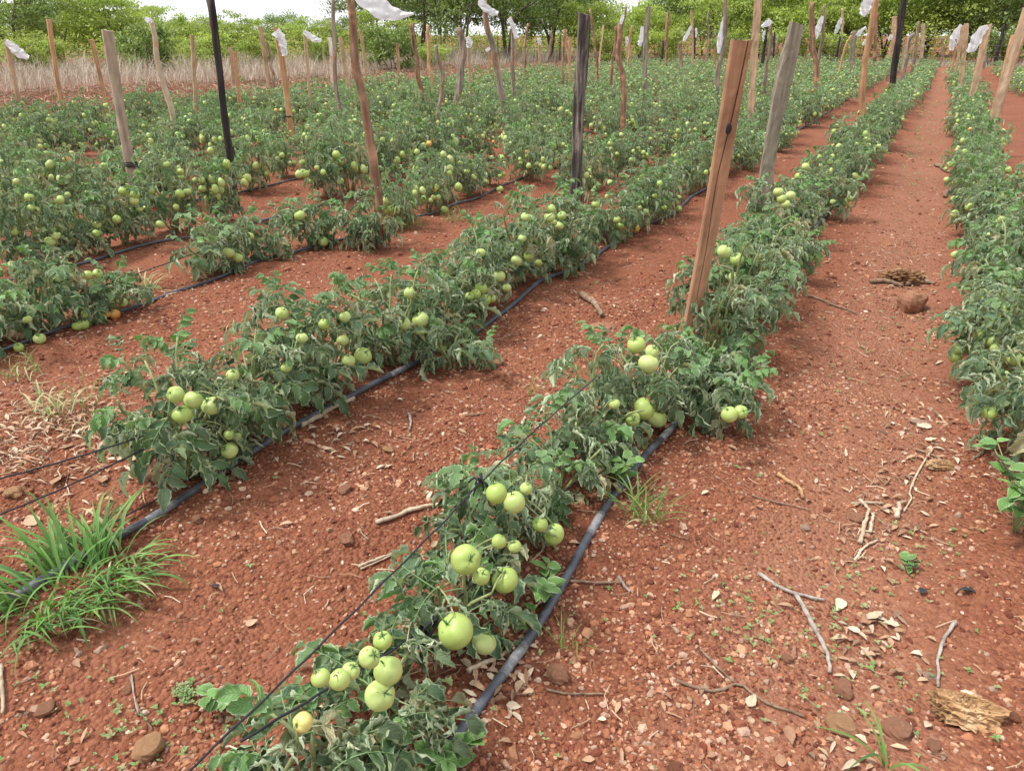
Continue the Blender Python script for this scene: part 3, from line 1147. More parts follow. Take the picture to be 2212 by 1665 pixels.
o = add_obj('foliage', far_geo.mesh('far_foliage', M['leaf']), fo, loc=(6, -25, 0))
tag(o, kind='stuff')
o = add_obj('tomato', far_fruit.mesh('far_tomatoes', M['tom']), fo, loc=(6, -25, 0))
tag(o, kind='stuff')

# hand-placed fruit hang on the nearest plant of their row
for P, rad, ripe, r, *_ in FR:
    c = [p for p in plants if p[1] == r]
    e, _, x, y, z = min(c, key=lambda p: (p[2] - P[0]) ** 2 + (p[3] - P[1]) ** 2)
    inv = (Matrix.Translation(Vector((x, y, z))) @ Matrix.Rotation(e.rotation_euler.z, 4, 'Z') @ Matrix.Diagonal((*e.scale, 1))).inverted()
    o = add_tomato(e, inv @ Vector(P), rad / e.scale[0], prng, True, ripe)
    top = np.array(inv @ Vector((P[0], P[1], P[2] + rad * .9)))
    if e.name in STEMS:
        sp_ = STEMS[e.name]
        sp_ = sp_[sp_[:, 2] > .05]
        ax = sp_[np.argmin(np.linalg.norm(sp_ - top - (0, 0, .02), axis=1))]
    else:
        ax = np.array([top[0] * .5, top[1] * .5, top[2] + .01])
    dv = ax - top
    dn = np.linalg.norm(dv)
    if dn > .16:
        ax = top + dv * (.05 / dn) + (0, 0, -.01)
    V, F = tube_geo(curve_pts([top, (top + ax) / 2 + (0, 0, min(.012, dn * .15)), ax], 6), [.0022, .0022, .0024, .0026, .0028, .003], 5)
    add_obj('fruit_stalk', mk_mesh('fruit_stalk', V, F, M['stem']), e)
# fruit away from the row planes
for px, py, d in ((1575, 895, 36), (1600, 890, 30), (2118, 418, 16), (2140, 520, 15), (2130, 525, 13), (2122, 855, 22), (2180, 505, 15), (2205, 500, 14)):
    P = at_x(px, py, .62) if False else at_z(px, py, .22)
    c = [p for p in plants if p[1] == (20 if px > 1900 else 0)]
    e, _, x, y, z = min(c, key=lambda p: (p[3] - P[1]) ** 2)
    inv = (Matrix.Translation(Vector((x, y, z))) @ Matrix.Rotation(e.rotation_euler.z, 4, 'Z') @ Matrix.Diagonal((*e.scale, 1))).inverted()
    add_tomato(e, inv @ Vector(P), d / 2 / ppm(P) / e.scale[0], prng, True)

# ------------------------------------------------------------------ drip pipes
for k, X in enumerate(PIPE_X):
    y0, y1 = (-1.2, -1.0, .2, 1.2, 2.0)[k], 41.0
    ys = np.concatenate([np.arange(y0, 9, .12), np.arange(9, y1, .8)])
    wob = .012 * np.sin(ys * 2.1 + k) + .008 * np.sin(ys * 5.3 + 2 * k)
    P = np.stack([X + wob, ys, hgt(X + wob, ys) + .011 + .009 * (np.sin(ys * 3.1 + k) > .2)], -1)
    if k == 1:
        P[:, 2] += .012 * np.exp(-((ys - .86) / .3) ** 2)
    P[1:-1, 2] = (P[:-2, 2] + P[1:-1, 2] + P[2:, 2]) / 3
    rad = .0135 if k < 2 else .0095
    V, F = tube_geo(P, rad, 10)
    me = mk_mesh('pipe', V, F, M['pipe'])
    o = add_obj('irrigation_pipe', me)
    tag(o, 'black drip irrigation pipe lying along %s' % ROW_NAME[k], 'pipe', 'drip irrigation pipes')
    if k < 2:
        for yj in ((1.30, 1.86, 2.55), (.73, 1.18, 2.55))[k]:
            seg = [p for p in P if abs(p[1] - yj) < .13]
            V, F = tube_geo(curve_pts(seg, 5), rad * np.array([1.01, 1.05, 1.07, 1.05, 1.01]), 10)
            add_obj('pipe_joint', mk_mesh('pipe_joint', V, F, M['joint']), o)

# ------------------------------------------------------------------ twine
TW = [(-.80, [(380, 1690), (620, 1462), (800, 1285), (960, 1125), (1040, 1040), (1150, 935), (1290, 812)], 'long black twine stretched left of the nearest tomato plants', .0023),
      (-.84, [(520, 1600), (700, 1492), (860, 1395), (950, 1325), (1060, 1225), (1180, 1100), (1300, 985)], 'black twine running through the nearest tomato plants', .003),
      (-2.05, [(-40, 1045), (150, 992), (330, 935), (490, 880), (640, 800)], 'upper black twine leading from the left edge into the second row', .0028),
      (-2.05, [(-40, 1128), (150, 1048), (330, 962), (480, 905), (600, 840)], 'middle black twine leading from the left edge into the second row', .0028),
      (-2.08, [(-40, 1300), (120, 1210), (260, 1120), (380, 1060), (480, 1003), (560, 960)], 'low black twine passing over the green grass tuft', .003),
      (-4.0, [(200, 625), (330, 580), (430, 545), (560, 505)], 'thin dark twine above bare soil in the third row', .0035)]
for X, pts, lab, rad in TW:
    P = curve_pts([at_x(px, py, X) for px, py in pts], 40)
    P[:, 2] = np.maximum(P[:, 2], hgt(P[:, 0], P[:, 1]) + .015)
    a = np.arange(len(P))
    P[:, 0] += .0015 * np.sin(a * 1.7)
    V, F = tube_geo(P, rad, 5)
    o = add_obj('twine', mk_mesh('twine', V, F, M['twine']))
    tag(o, lab, 'twine', 'black trellis twines')
    if lab.startswith('long') or lab.startswith('thin') or lab.startswith('low'):
        c = at_x(*{'l': (1040, 1040), 't': (276, 600)}[lab[0]] if not lab.startswith('low') else (385, 1057), X)
        g = Geo()
        for j in range(7):
            d = prng.normal(0, 1, 3)
            d /= np.linalg.norm(d)
            V, F = tube_geo(curve_pts([c, c + d * .018 + (0, 0, .008), c + d * .034 + (0, 0, -.012)], 5), [.004, .004, .004, .003, .002], 4)
            g.add(V, F)
        add_obj('knot', g.mesh('knot', M['twine']), o)
# wound twine bundle in the nearest plant
g = Geo()
for j in range(6):
    a = at_x(905 + j * 3, 1400 - j * 2, -.82)
    b = at_x(945, 1330 + j * 4, -.80)
    V, F = tube_geo(curve_pts([a, (a + b) / 2 + prng.normal(0, .01, 3) + (0, 0, .015), b], 8), .0042, 5)
    g.add(V, F)
tag(add_obj('twine_bundle', g.mesh('twine_bundle', M['twine'])), 'loose loops of black twine beside the largest tomato', 'twine')

# ------------------------------------------------------------------ posts
def zc(k, x, y):
    return {1: 0, 2: 707.8, 3: 1459.9}[k] + x * .34006, y * .34006


def wood_post(P0, P1, w, style, kind, rng, d=None):
    """local mesh from base to top; returns mesh, base location and rotation"""
    P0, P1 = np.asarray(P0, float), np.asarray(P1, float)
    L = np.linalg.norm(P1 - P0)
    n = 22
    zs = np.linspace(0, L, n)
    d = d or w * rng.uniform(.55, .8)
    g = Geo()
    if kind == 'sawn':
        b = min(w, d) * .10
        base = [(-w / 2 + b, -d / 2), (-w / 6, -d / 2), (w / 6, -d / 2), (w / 2 - b, -d / 2), (w / 2, -d / 2 + b), (w / 2, 0), (w / 2, d / 2 - b), (w / 2 - b, d / 2), (0, d / 2), (-w / 2 + b, d / 2), (-w / 2, d / 2 - b), (-w / 2, 0), (-w / 2, -d / 2 + b)]
        base = np.array(base)
        m = len(base)
        bx, by = rng.normal() * w * .30, rng.normal() * w * .15
        edge = rng.normal(0, w * .03, base.shape)
        ep = rng.uniform(0, 6)
        V = []
        for i, z in enumerate(zs):
            t = z / L
            off = np.array([bx, by]) * math.sin(t * math.pi)
            k = 1 + .05 * math.sin(t * 9 + rng.uniform(0, .6))
            rr = base * k + off + rng.normal(0, w * .022, base.shape) + edge * math.sin(t * 11 + ep)
            zz = np.full((m, 1), z)
            if i == n - 1:
                zz = zz + (base[:, :1] * rng.uniform(-.3, .3)) + rng.normal(0, w * .03, (m, 1))
            V.append(np.concatenate([rr, zz], 1))
    else:
        m = 12
        a = np.arange(m) * 2 * math.pi / m
        cx = np.cumsum(rng.normal(0, w * (.08 if 'charred' in style else .22), n))
        cy = np.cumsum(rng.normal(0, w * .10, n))
        cx -= np.linspace(cx[0], cx[-1], n)
        cy -= np.linspace(cy[0], cy[-1], n)
        kern = np.array([.25, .5, .25])
        cx, cy = np.convolve(np.pad(cx, 1, 'edge'), kern, 'valid'), np.convolve(np.pad(cy, 1, 'edge'), kern, 'valid')
        lob = 1 + .10 * np.cos(2 * a + rng.uniform(0, 6)) + .07 * np.cos(3 * a + rng.uniform(0, 6))
        V = []
        for i, z in enumerate(zs):
            t = z / L
            rad = w / 2 * (1.08 - .18 * t) * (1 + .06 * math.sin(t * 17 + rng.uniform(0, 1))) * lob * (1 + rng.normal(0, .035, m))
            if rng.uniform() < .12:
                rad = rad * (1 + .28 * np.clip(np.cos(a - rng.uniform(0, 6)), 0, 1) ** 3)
            zz = np.full(m, z) + (rng.normal(0, w * .16, m) if i == n - 1 else 0)
            V.append(np.stack([cx[i] + rad * np.cos(a), cy[i] + rad * np.sin(a), zz], -1))
    V = np.concatenate(V)
    V = np.concatenate([V, [V[-m:].mean(0) + (0, 0, rng.normal() * w * .04)]])
    i = np.arange(n - 1)[:, None] * m
    j = np.arange(m)[None]
    q = np.stack([i + j, i + (j + 1) % m, i + m + (j + 1) % m, i + m + j], -1).reshape(-1, 4)
    j = np.arange(m)
    tri = np.stack([(n - 1) * m + j, (n - 1) * m + (j + 1) % m, np.full(m, n * m)], -1)
    return V, [q, tri]


def place_rot(P0, P1, face):
    """rotation taking +Z to the post axis and -Y towards the camera, turned by face"""
    z = Vector(P1 - P0).normalized()
    c = Vector((-P0[0], -P0[1], 0)).normalized()
    y = (-c - z * (-c).dot(z)).normalized()
    x = y.cross(z)
    m = Matrix((x, y, z)).transposed()
    return (m.to_4x4() @ Matrix.Rotation(face, 4, 'Z'))


# zoom strip, visible foot x,y, top x,y, width px (strip scale), material, kind, look, height of the visible foot
PO = [
    (1, 140, 720, 40, 255, 28, 'tan', 'sawn', 'short tan squared stake with white plastic at its top', .35),
    (1, 403, 690, 310, 125, 25, 'orange', 'sawn', 'slim orange-brown squared stake leaning left', .35),
    (1, 678, 720, 582, 252, 23, 'orange', 'sawn', 'short brown squared stake left of the thick grey-tan post', .35),
    (1, 862, 1205, 680, 195, 58, 'greytan', 'sawn', 'thick weathered grey-tan post with black tie near its foot', .30),
    (1, 1090, 825, 958, 140, 32, 'peeled', 'round', 'crooked peeled pale pole left of the tall black pole', .35),
    (1, 1240, 680, 1220, 225, 22, 'tan', 'sawn', 'pale tan stake standing just left of the black pole', .35),
    (1, 1268, 600, 1244, 370, 16, 'orange', 'round', 'thin brown stick behind a pale tan stake', .25),
    (1, 1500, 1290, 1338, -40, 42, 'charred', 'round', 'tall thin black charred pole on the left side', .05),
    (1, 1405, 640, 1312, -40, 20, 'barkgrey', 'round', 'grey bark pole half hidden behind the tall black pole', .35),
    (1, 1490, 580, 1460, 300, 20, 'tan', 'sawn', 'short cream stake right of the tall black pole', .35),
    (1, 1520, 650, 1490, 330, 23, 'orange', 'sawn', 'short orange stake right of the tall black pole', .35),
    (1, 1710, 540, 1655, 172, 25, 'tan', 'sawn', 'tan squared stake left of an orange flagged post', .30),
    (1, 1745, 540, 1695, 270, 18, 'barkgrey', 'round', 'thin grey crooked stick behind a tan stake', .30),
    (1, 1830, 750, 1755, 180, 36, 'orange', 'sawn', 'orange-brown post with white plastic hanging behind its top', .40),
    (1, 1970, 635, 1935, 200, 19, 'tan', 'sawn', 'thin tan stake with plastic streaming to its right', .35),
    (1, 2105, 530, 2093, 240, 22, 'peeled', 'sawn', 'short cream stake left of the thin dark bark pole', .30),
    (1, 2170, 740, 2118, -40, 25, 'barkgrey', 'round', 'thin dark bark pole left of the tall red-barked post', .35),
    (2, 145, 630, 80, 240, 25, 'tan', 'sawn', 'tan stake just left of the tall red-barked post', .35),
    (2, 330, 1600, 138, -40, 48, 'barkred', 'round', 'tall red-barked pole carrying the big white plastic sheet', .0),
    (2, 245, 560, 210, 195, 17, 'tan', 'sawn', 'thin tan stake just right of the tall red-barked pole', .35),
    (2, 450, 570, 443, 278, 17, 'orange', 'sawn', 'short thin orange stake under the big white sheet', .35),
    (2, 590, 640, 530, 150, 27, 'barkred', 'round', 'dark red-brown crooked pole below the big sheet tip', .35),
    (2, 665, 570, 640, 160, 22, 'orange', 'round', 'reddish stick touching a grey speckled pole', .35),
    (2, 705, 715, 688, 290, 27, 'barkgrey', 'round', 'grey speckled pole with a pointed top', .35),
    (2, 840, 640, 835, 175, 42, 'barkgrey', 'round', 'thick grey gnarled pole with a notched top', .35),
    (2, 912, 600, 893, 240, 18, 'tan', 'sawn', 'thin tan stake with a white plastic tuft on top', .35),
    (2, 1120, 795, 995, 10, 42, 'barkgrey', 'round', 'tall crooked grey-barked pole with plastic around its top', .38),
    (2, 1040, 470, 1035, 300, 16, 'orange', 'sawn', 'short reddish stake behind the crooked grey-barked pole', .30),
    (2, 1185, 620, 1160, 110, 25, 'barkgrey', 'round', 'brown pole with a white cap and strip of plastic', .35),
    (2, 1195, 400, 1195, 250, 13, 'orange', 'sawn', 'small orange stake behind a white-capped pole', .25),
    (2, 1255, 480, 1275, 150, 17, 'barkred', 'round', 'thin wavy brown pole left of a tan flagged stake', .30),
    (2, 1350, 440, 1345, 245, 15, 'tan', 'sawn', 'short tan stake with a small white rag', .30),
    (2, 1405, 380, 1410, 200, 22, 'barkgrey', 'round', 'short stout grey pole near the dry grass', .25),
    (2, 1498, 550, 1506, 190, 17, 'barkred', 'round', 'thin brown pole crossing a slanted tan one', .35),
    (2, 1562, 540, 1510, 190, 18, 'orange', 'round', 'slanted tan pole just left of the thick charred post', .35),
    (2, 1525, 490, 1540, 240, 16, 'orange', 'sawn', 'small orange stake behind two crossing poles', .30),
    (2, 1585, 1140, 1632, 90, 68, 'charredgrey', 'sawn', 'thick charred black and grey squared post', .35),
    (2, 1720, 520, 1665, 60, 18, 'barkred', 'round', 'thin bent brown pole right of the thick charred post', .35),
    (2, 1720, 430, 1752, 160, 11, 'tan', 'sawn', 'very thin tan stake right of the thick charred post', .30),
    (2, 1850, 800, 1855, 155, 35, 'barkred', 'round', 'red-brown split pole with a forked top', .38),
    (2, 1800, 550, 1828, 170, 17, 'barkred', 'round', 'thin dark brown stick beside the red-brown split pole', .35),
    (2, 1800, 440, 1900, 45, 15, 'barkgrey', 'round', 'thin grey stick rising behind the red-brown split pole', .3),
    (2, 1905, 400, 1900, 235, 13, 'tan', 'sawn', 'very thin tan stake with a small white tag', .30),
    (2, 1918, 435, 1936, 165, 15, 'orange', 'round', 'thin orange stick left of the grey squared stake', .30),
    (2, 2025, 560, 2038, 45, 29, 'grey', 'sawn', 'tall grey squared stake right of the red-brown split pole', .38),
    (2, 1995, 400, 2006, 260, 15, 'charred', 'round', 'short dark stick with white plastic beside the grey stake', .30),
    (2, 2118, 415, 2130, 260, 18, 'charred', 'round', 'short black stub right of the grey squared stake', .30),
    (2, 2140, 420, 2165, 80, 20, 'barkred', 'round', 'brown bent pole right of the grey squared stake', .30),
    (3, 25, 475, 28, 270, 22, 'barkgrey', 'round', 'short gnarled brown pole left of the big reddish stake', .30),
    (3, 102, 420, 98, 70, 12, 'tan', 'sawn', 'thin tan stake with white plastic on its left', .30),
    (3, 116, 390, 119, 190, 13, 'charred', 'round', 'thin black stick touching a thin tan stake', .25),
    (3, 240, 450, 241, 318, 17, 'orange', 'sawn', 'short orange stake behind the bark pole with long strip', .30),
    (3, 255, 590, 318, -40, 27, 'barkgrey', 'round', 'tall grey bark pole with a long white plastic strip', .38),
    (3, 195, 400, 210, 65, 12, 'barkgrey', 'round', 'thin twiggy grey stick left of the big reddish stake', .30),
    (3, 483, 745, 527, -40, 44, 'tan', 'sawn', 'tall pale tan plank behind the big reddish stake', .38),
    (3, 545, 430, 572, 200, 20, 'charred', 'round', 'dark stick right of the tall pale plank', .30),
    (3, 580, 585, 598, 160, 23, 'barkgrey', 'round', 'gnarled grey pole with white rags at its top', .38),
    (3, 620, 385, 628, 205, 11, 'charred', 'round', 'thin black stick left of the mossy grey post', .25),
    (3, 665, 440, 673, 310, 13, 'orange', 'sawn', 'tiny orange stake left of the mossy grey post', .30),
    (3, 570, 1255, 768, 155, 86, 'grey', 'sawn', 'thick mossy grey post right of the big reddish stake', .20),
    (3, 820, 395, 826, 245, 17, 'barkred', 'round', 'short brown stake right of the mossy grey post', .30),
    (3, 887, 620, 868, 18, 31, 'barkred', 'round', 'tall red-brown bark pole right of the mossy grey post', .38),
    (3, 905, 435, 942, 35, 22, 'barkgrey', 'round', 'grey pole with a long white strip on its left', .30),
    (3, 952, 355, 953, 248, 11, 'tan', 'sawn', 'tiny tan stake between two flagged poles', .25),
    (3, 1010, 388, 1046, 232, 15, 'charred', 'round', 'short black stick leaning right', .30),
    (3, 1048, 365, 1058, 55, 14, 'peeled', 'round', 'thin pale pole with a narrow white pennant', .30),
    (3, 1082, 345, 1086, 208, 25, 'orange', 'sawn', 'short broad orange stake in the far middle', .25),
    (3, 1040, 470, 1112, 225, 16, 'orange', 'round', 'slanted orange stick crossing the broad orange stake', .35),
    (3, 1125, 445, 1136, 200, 29, 'grey', 'sawn', 'short grey squared post with a pennant on its right', .32),
    (3, 1190, 455, 1200, 298, 23, 'charred', 'round', 'short black post left of the split orange pole', .32),
    (3, 1205, 770, 1282, -40, 45, 'orange', 'round', 'tall split orange-brown pole beside the path rows', .40),
    (3, 1268, 445, 1287, 88, 24, 'barkred', 'round', 'dark brown pole just behind the split orange pole', .32),
    (3, 1352, 390, 1388, 108, 25, 'tan', 'sawn', 'tan squared stake left of the tall charred pole', .30),
    (3, 1375, 555, 1452, -40, 36, 'charred', 'round', 'tall charred black pole left of the path', .40),
    (3, 1448, 405, 1456, 238, 21, 'orange', 'sawn', 'short orange stake behind the tall charred pole', .30),
    (3, 1460, 515, 1508, 215, 31, 'barkgrey', 'round', 'stout dark brown post right of the tall charred pole', .40),
    (3, 1500, 445, 1542, 140, 21, 'barkgrey', 'round', 'brown-grey pole second right of the tall charred pole', .35),
    (3, 1545, 405, 1572, 153, 21, 'greytan', 'sawn', 'pale grey squared stake third right of the charred pole', .32),
    (3, 1585, 355, 1602, 178, 15, 'barkgrey', 'round', 'thin grey pole at the far end of the path row', .28),
    (3, 1610, 345, 1618, 238, 11, 'orange', 'sawn', 'small reddish stake at the far end of the path row', .28),
    (3, 1622, 365, 1648, 232, 13, 'orange', 'sawn', 'small slanted orange stake where the path ends', .28),
    (3, 1680, 415, 1689, 240, 13, 'barkgrey', 'round', 'thin brown stick standing at the end of the path', .10),
    (3, 1742, 465, 1776, 250, 15, 'orange', 'sawn', 'leftmost flagged stake in the row right of the path', .30),
    (3, 1772, 490, 1820, 168, 17, 'tan', 'sawn', 'thin tan stake left of the taller tan stake right of the path', .35),
    (3, 1803, 560, 1846, 153, 27, 'tan', 'sawn', 'tall tan stake between two white flags right of the path', .38),
    (3, 1880, 630, 1985, 158, 38, 'tan', 'sawn', 'tan stake with a broad white flag right of the path', .38),
    (3, 1955, 410, 1966, 330, 13, 'barkgrey', 'round', 'small dark stub near the far fence', .20),
    (3, 2028, 405, 2082, 168, 22, 'charred', 'round', 'black pole near the far fence on the right', .15),
    (3, 2092, 480, 2158, 220, 42, 'orange', 'sawn', 'brown plank stake behind the big tan stake at the right', .30),
    (3, 2008, 830, 2240, 60, 58, 'tan', 'sawn', 'big tan stake at the right edge of the picture', .35),
]
POSTS = []
qrng = np.random.default_rng(99)
for (zk, bx, by, tx, ty, wz, mat, kind, look, zb) in PO:
    b = zc(zk, bx, by)
    t = zc(zk, tx, ty)
    P0 = at_z(*b, zb)
    fh = np.array([CF[0], CF[1], 0])
    d = ray(*t)
    P1 = CC + d * (((P0 - CC) @ fh) / (d @ fh))
    w = wz * .34006 / ppm((P0 + P1) / 2)
    ax = (P1 - P0)
    foot = P0 - ax * ((P0[2] + .08) / ax[2])
    V, F = wood_post(foot, P1, w, mat, kind, qrng)
    me = mk_mesh('post', V, F, M[mat], smooth=(kind != 'sawn'))
    o = add_obj('wooden_post', me)
    o.matrix_world = Matrix.Translation(Vector(foot)) @ place_rot(foot, P1, qrng.uniform(-.35, .35))
    tag(o, look, 'post', 'upright posts in the field')
    POSTS.append((o, P0, P1, w))


def tie(o, zrel, w, turns=3):
    g = Geo()
    for k in range(turns):
        a = np.linspace(0, 2 * math.pi, 14)
        r = w * .66
        P = np.stack([r * np.cos(a), r * .85 * np.sin(a), np.full(14, zrel + k * .009) + .006 * np.sin(a + k)], -1)
        V, F = tube_geo(P, .0045, 5)
        g.add(V, F)
    V, F = tube_geo([(w * .4, -w * .5, zrel), (w * .7, -w * .7, zrel - .02), (w * .75, -w * .7, zrel - .07)], .004, 5)
    g.add(V, F)
    add_obj('twine_tie', g.mesh('twine_tie', M['twine']), o)


tie(POSTS[3][0], .58, POSTS[3][3], 4)
tie(POSTS[7][0], .62, POSTS[7][3], 3)
tie(POSTS[26][0], .55, POSTS[26][3], 2)
tie(POSTS[13][0], .50, POSTS[13][3], 2)

# the big reddish stake with its long crack: the crack is cut into the wood
P0 = at_x(1487, 712, -.84)
d = ray(1601, 88)
fh = np.array([CF[0], CF[1], 0])
P1 = CC + d * (((P0 - CC) @ fh) / (d @ fh))
foot = P0 - (P1 - P0) * ((P0[2] + .08) / (P1[2] - P0[2]))
L = float(np.linalg.norm(P1 - foot))
wS = 37 / ppm((P0 + P1) / 2)
dS = wS * .5
n = 60
V = []
srng = np.random.default_rng(4)
for i in range(n):
    t = i / (n - 1)
    w = wS * (.90 + .16 * t)
    xc = w * (-.02 + .10 * math.sin(t * 7.0 + .6) + .05 * math.sin(t * 17) + .16 * max(0, t - .55) / .45 + .12 * max(0, t - .85) / .15)
    cw = w * (.012 + .028 * t)
    dep = dS * (.10 + .30 * t)
    e = srng.normal(0, .0006, 2)
    ring = [(-w / 2, -dS / 2 + .006), (-w / 2 + .006, -dS / 2), (xc - w * .25, -dS / 2 + e[0]), (xc - cw, -dS / 2), (xc, -dS / 2 + dep), (xc + cw, -dS / 2), (xc + w * .2, -dS / 2 + e[1]), (w / 2 - .008, -dS / 2), (w / 2, -dS / 2 + .008),
            (w / 2, 0), (w / 2, dS / 2 - .006), (w / 2 - .006, dS / 2), (0, dS / 2), (-w / 2 + .006, dS / 2), (-w / 2, dS / 2 - .006), (-w / 2, 0)]
    bow = .012 * math.sin(t * math.pi)
    for (a, b) in ring:
        V.append((a + bow, b, t * L + (i == n - 1) * (a * .05 + srng.normal(0, .002))))
m = 16
V.append((0, 0, L))
ii = np.arange(n - 1)[:, None] * m
j = np.arange(m)[None]
q = np.stack([ii + j, ii + (j + 1) % m, ii + m + (j + 1) % m, ii + m + j], -1).reshape(-1, 4)
j = np.arange(m)
tri = np.stack([(n - 1) * m + j, (n - 1) * m + (j + 1) % m, np.full(m, n * m)], -1)
o = add_obj('wooden_post', mk_mesh('post', np.array(V), [q, tri], M['red'], smooth=False))
o.matrix_world = Matrix.Translation(Vector(foot)) @ place_rot(foot, P1, .22)
tag(o, 'big reddish-brown sawn stake with a long dark crack, nearest the camera', 'post', 'upright posts in the field')
kg = Geo()
kv, kf = uv_sphere(10, 6)
kg.add(kv * (.013, .005, .024) + (wS * .14, -dS / 2, L * .78), kf)
add_obj('knot_hole', kg.mesh('knot_hole', M['charred']), o)


# ------------------------------------------------------------------ white plastic strips
def flag(k, zk, pts, widths, label, seed):
    rng = np.random.default_rng(seed)
    _, P0, P1, w = POSTS[k]
    fh = np.array([CF[0], CF[1], 0])
    dep = (P1 - CC) @ fh
    n, m = 18, 6
    C2 = curve_pts([(*zc(zk, *p), 0) for p in pts], n)
    Ws = np.interp(np.linspace(0, 1, n), np.linspace(0, 1, len(widths)), widths) * .34006
    T = np.gradient(C2[:, :2], axis=0)
    T /= np.linalg.norm(T, axis=1)[:, None]
    Nn = np.stack([-T[:, 1], T[:, 0]], -1)
    V = []
    scale = dep / FPX
    ph = rng.uniform(0, 6)
    for i in range(n):
        for j in range(m):
            s = j / (m - 1) - .5
            ww = Ws[i] * (1 + .12 * math.sin(i * 1.3 + ph))
            x, y = C2[i, :2] + Nn[i] * s * ww
            wave = (.35 * math.sin(i * .8 + ph + s * 2.5) + .25 * math.sin(i * 1.9 + s * 5 + ph) + .4 * math.sin(s * 7 + i * .3)) * Ws[i] * scale * .45
            d = ray(x, y)
            V.append(CC + d * ((dep - w * .6 + wave * (i / n + .25)) / (d @ fh)))
    V = np.array(V)
    i = np.arange(n - 1)[:, None] * m + np.arange(m - 1)[None]
    q = np.stack([i, i + m, i + m + 1, i + 1], -1).reshape(-1, 4)
    org = V.mean(0)
    o = add_obj('plastic_strip', mk_mesh('plastic_strip', V - org, [q], M['plastic']), loc=org)
    tag(o, label, 'plastic strip', 'white plastic strips tied to posts')


FL = [(0, 1, [(35, 262), (75, 295), (120, 335), (180, 370)], [30, 50, 62, 30], 'white plastic strip on the leftmost stake'),
      (4, 1, [(920, 118), (945, 130), (965, 145)], [22, 40, 22], 'scrap of white plastic on the crooked peeled pole'),
      (13, 1, [(1750, 200), (1785, 245), (1800, 300), (1808, 355)], [60, 55, 45, 38], 'white plastic behind the orange-brown post on the left'),
      (14, 1, [(1930, 200), (1960, 225), (2000, 250), (2042, 260)], [24, 36, 42, 20], 'white plastic streaming right from a thin tan stake'),
      (15, 1, [(2093, 240), (2102, 290), (2106, 360)], [18, 16, 10], 'narrow white strip on a short cream stake'),
      (18, 2, [(170, -45), (270, 15), (370, 75), (460, 95), (548, 88)], [70, 120, 118, 60, 10], 'big white plastic sheet billowing at the top centre-left'),
      (25, 2, [(885, 235), (900, 270), (893, 305)], [24, 40, 30], 'white plastic tuft on a thin tan stake below the dark trees'),
      (26, 2, [(970, 0), (990, 40), (1040, 75), (1082, 88)], [40, 50, 46, 30], 'white plastic wrapped round the crooked grey-barked pole'),
      (27, 2, [(1030, 305), (1018, 318), (1005, 328)], [16, 22, 14], 'small white scrap on a short reddish stake'),
      (28, 2, [(1150, 118), (1170, 150), (1188, 200), (1200, 245)], [30, 28, 26, 34], 'white cap and strip on a brown pole'),
      (31, 2, [(1342, 242), (1345, 265), (1350, 290)], [22, 24, 14], 'small white rag on a short tan stake'),
      (39, 2, [(1878, 95), (1870, 125), (1862, 155)], [18, 22, 14], 'small white plastic on top of the red-brown split pole'),
      (42, 2, [(1900, 235), (1902, 265), (1898, 300)], [18, 18, 10], 'small white tag on a very thin tan stake'),
      (45, 2, [(1998, 170), (1995, 220), (1990, 270), (1975, 292)], [18, 26, 40, 20], 'white plastic tatter left of the grey squared stake'),
      (49, 3, [(98, 165), (80, 205), (62, 240), (48, 265)], [12, 22, 24, 14], 'white plastic on the left of a thin tan stake'),
      (50, 3, [(128, 180), (130, 215), (127, 240)], [14, 14, 8], 'small white strip on a thin black stick'),
      (52, 3, [(312, 110), (295, 190), (280, 265), (272, 340)], [26, 36, 38, 18], 'long white plastic strip hanging from a tall grey bark pole'),
      (56, 3, [(605, 130), (580, 150), (545, 172)], [34, 40, 18], 'white rag spread over the gnarled grey pole'),
      (55, 3, [(562, 200), (558, 235), (556, 265)], [16, 18, 10], 'small white strip on a dark stick'),
      (62, 3, [(935, 105), (915, 150), (900, 200), (888, 250)], [24, 34, 36, 18], 'long white strip left of a grey pole'),
      (65, 3, [(1052, 115), (1040, 145), (1025, 185), (1012, 215)], [14, 26, 28, 16], 'narrow white pennant on a thin pale pole'),
      (68, 3, [(1150, 230), (1175, 200), (1208, 172)], [22, 24, 10], 'white pennant rising right from a short grey post'),
      (69, 3, [(1232, 238), (1210, 262), (1188, 288)], [18, 26, 14], 'white scrap on a short black post'),
      (70, 3, [(1235, -30), (1215, 20), (1200, 65), (1180, 100)], [50, 66, 66, 40], 'white plastic at the upper edge beside the split orange pole'),
      (72, 3, [(1372, 222), (1362, 242), (1350, 260)], [20, 24, 10], 'small white scrap on a tan squared stake'),
      (82, 3, [(1822, 165), (1790, 210), (1768, 260), (1748, 320)], [36, 56, 62, 26], 'white plastic left of the tall tan stake right of the path'),
      (85, 3, [(1985, 170), (1945, 195), (1910, 250), (1885, 300), (1850, 330)], [30, 52, 68, 60, 20], 'broad white flag on a tan stake right of the path')]
for i, f in enumerate(FL):
    flag(*f, i)

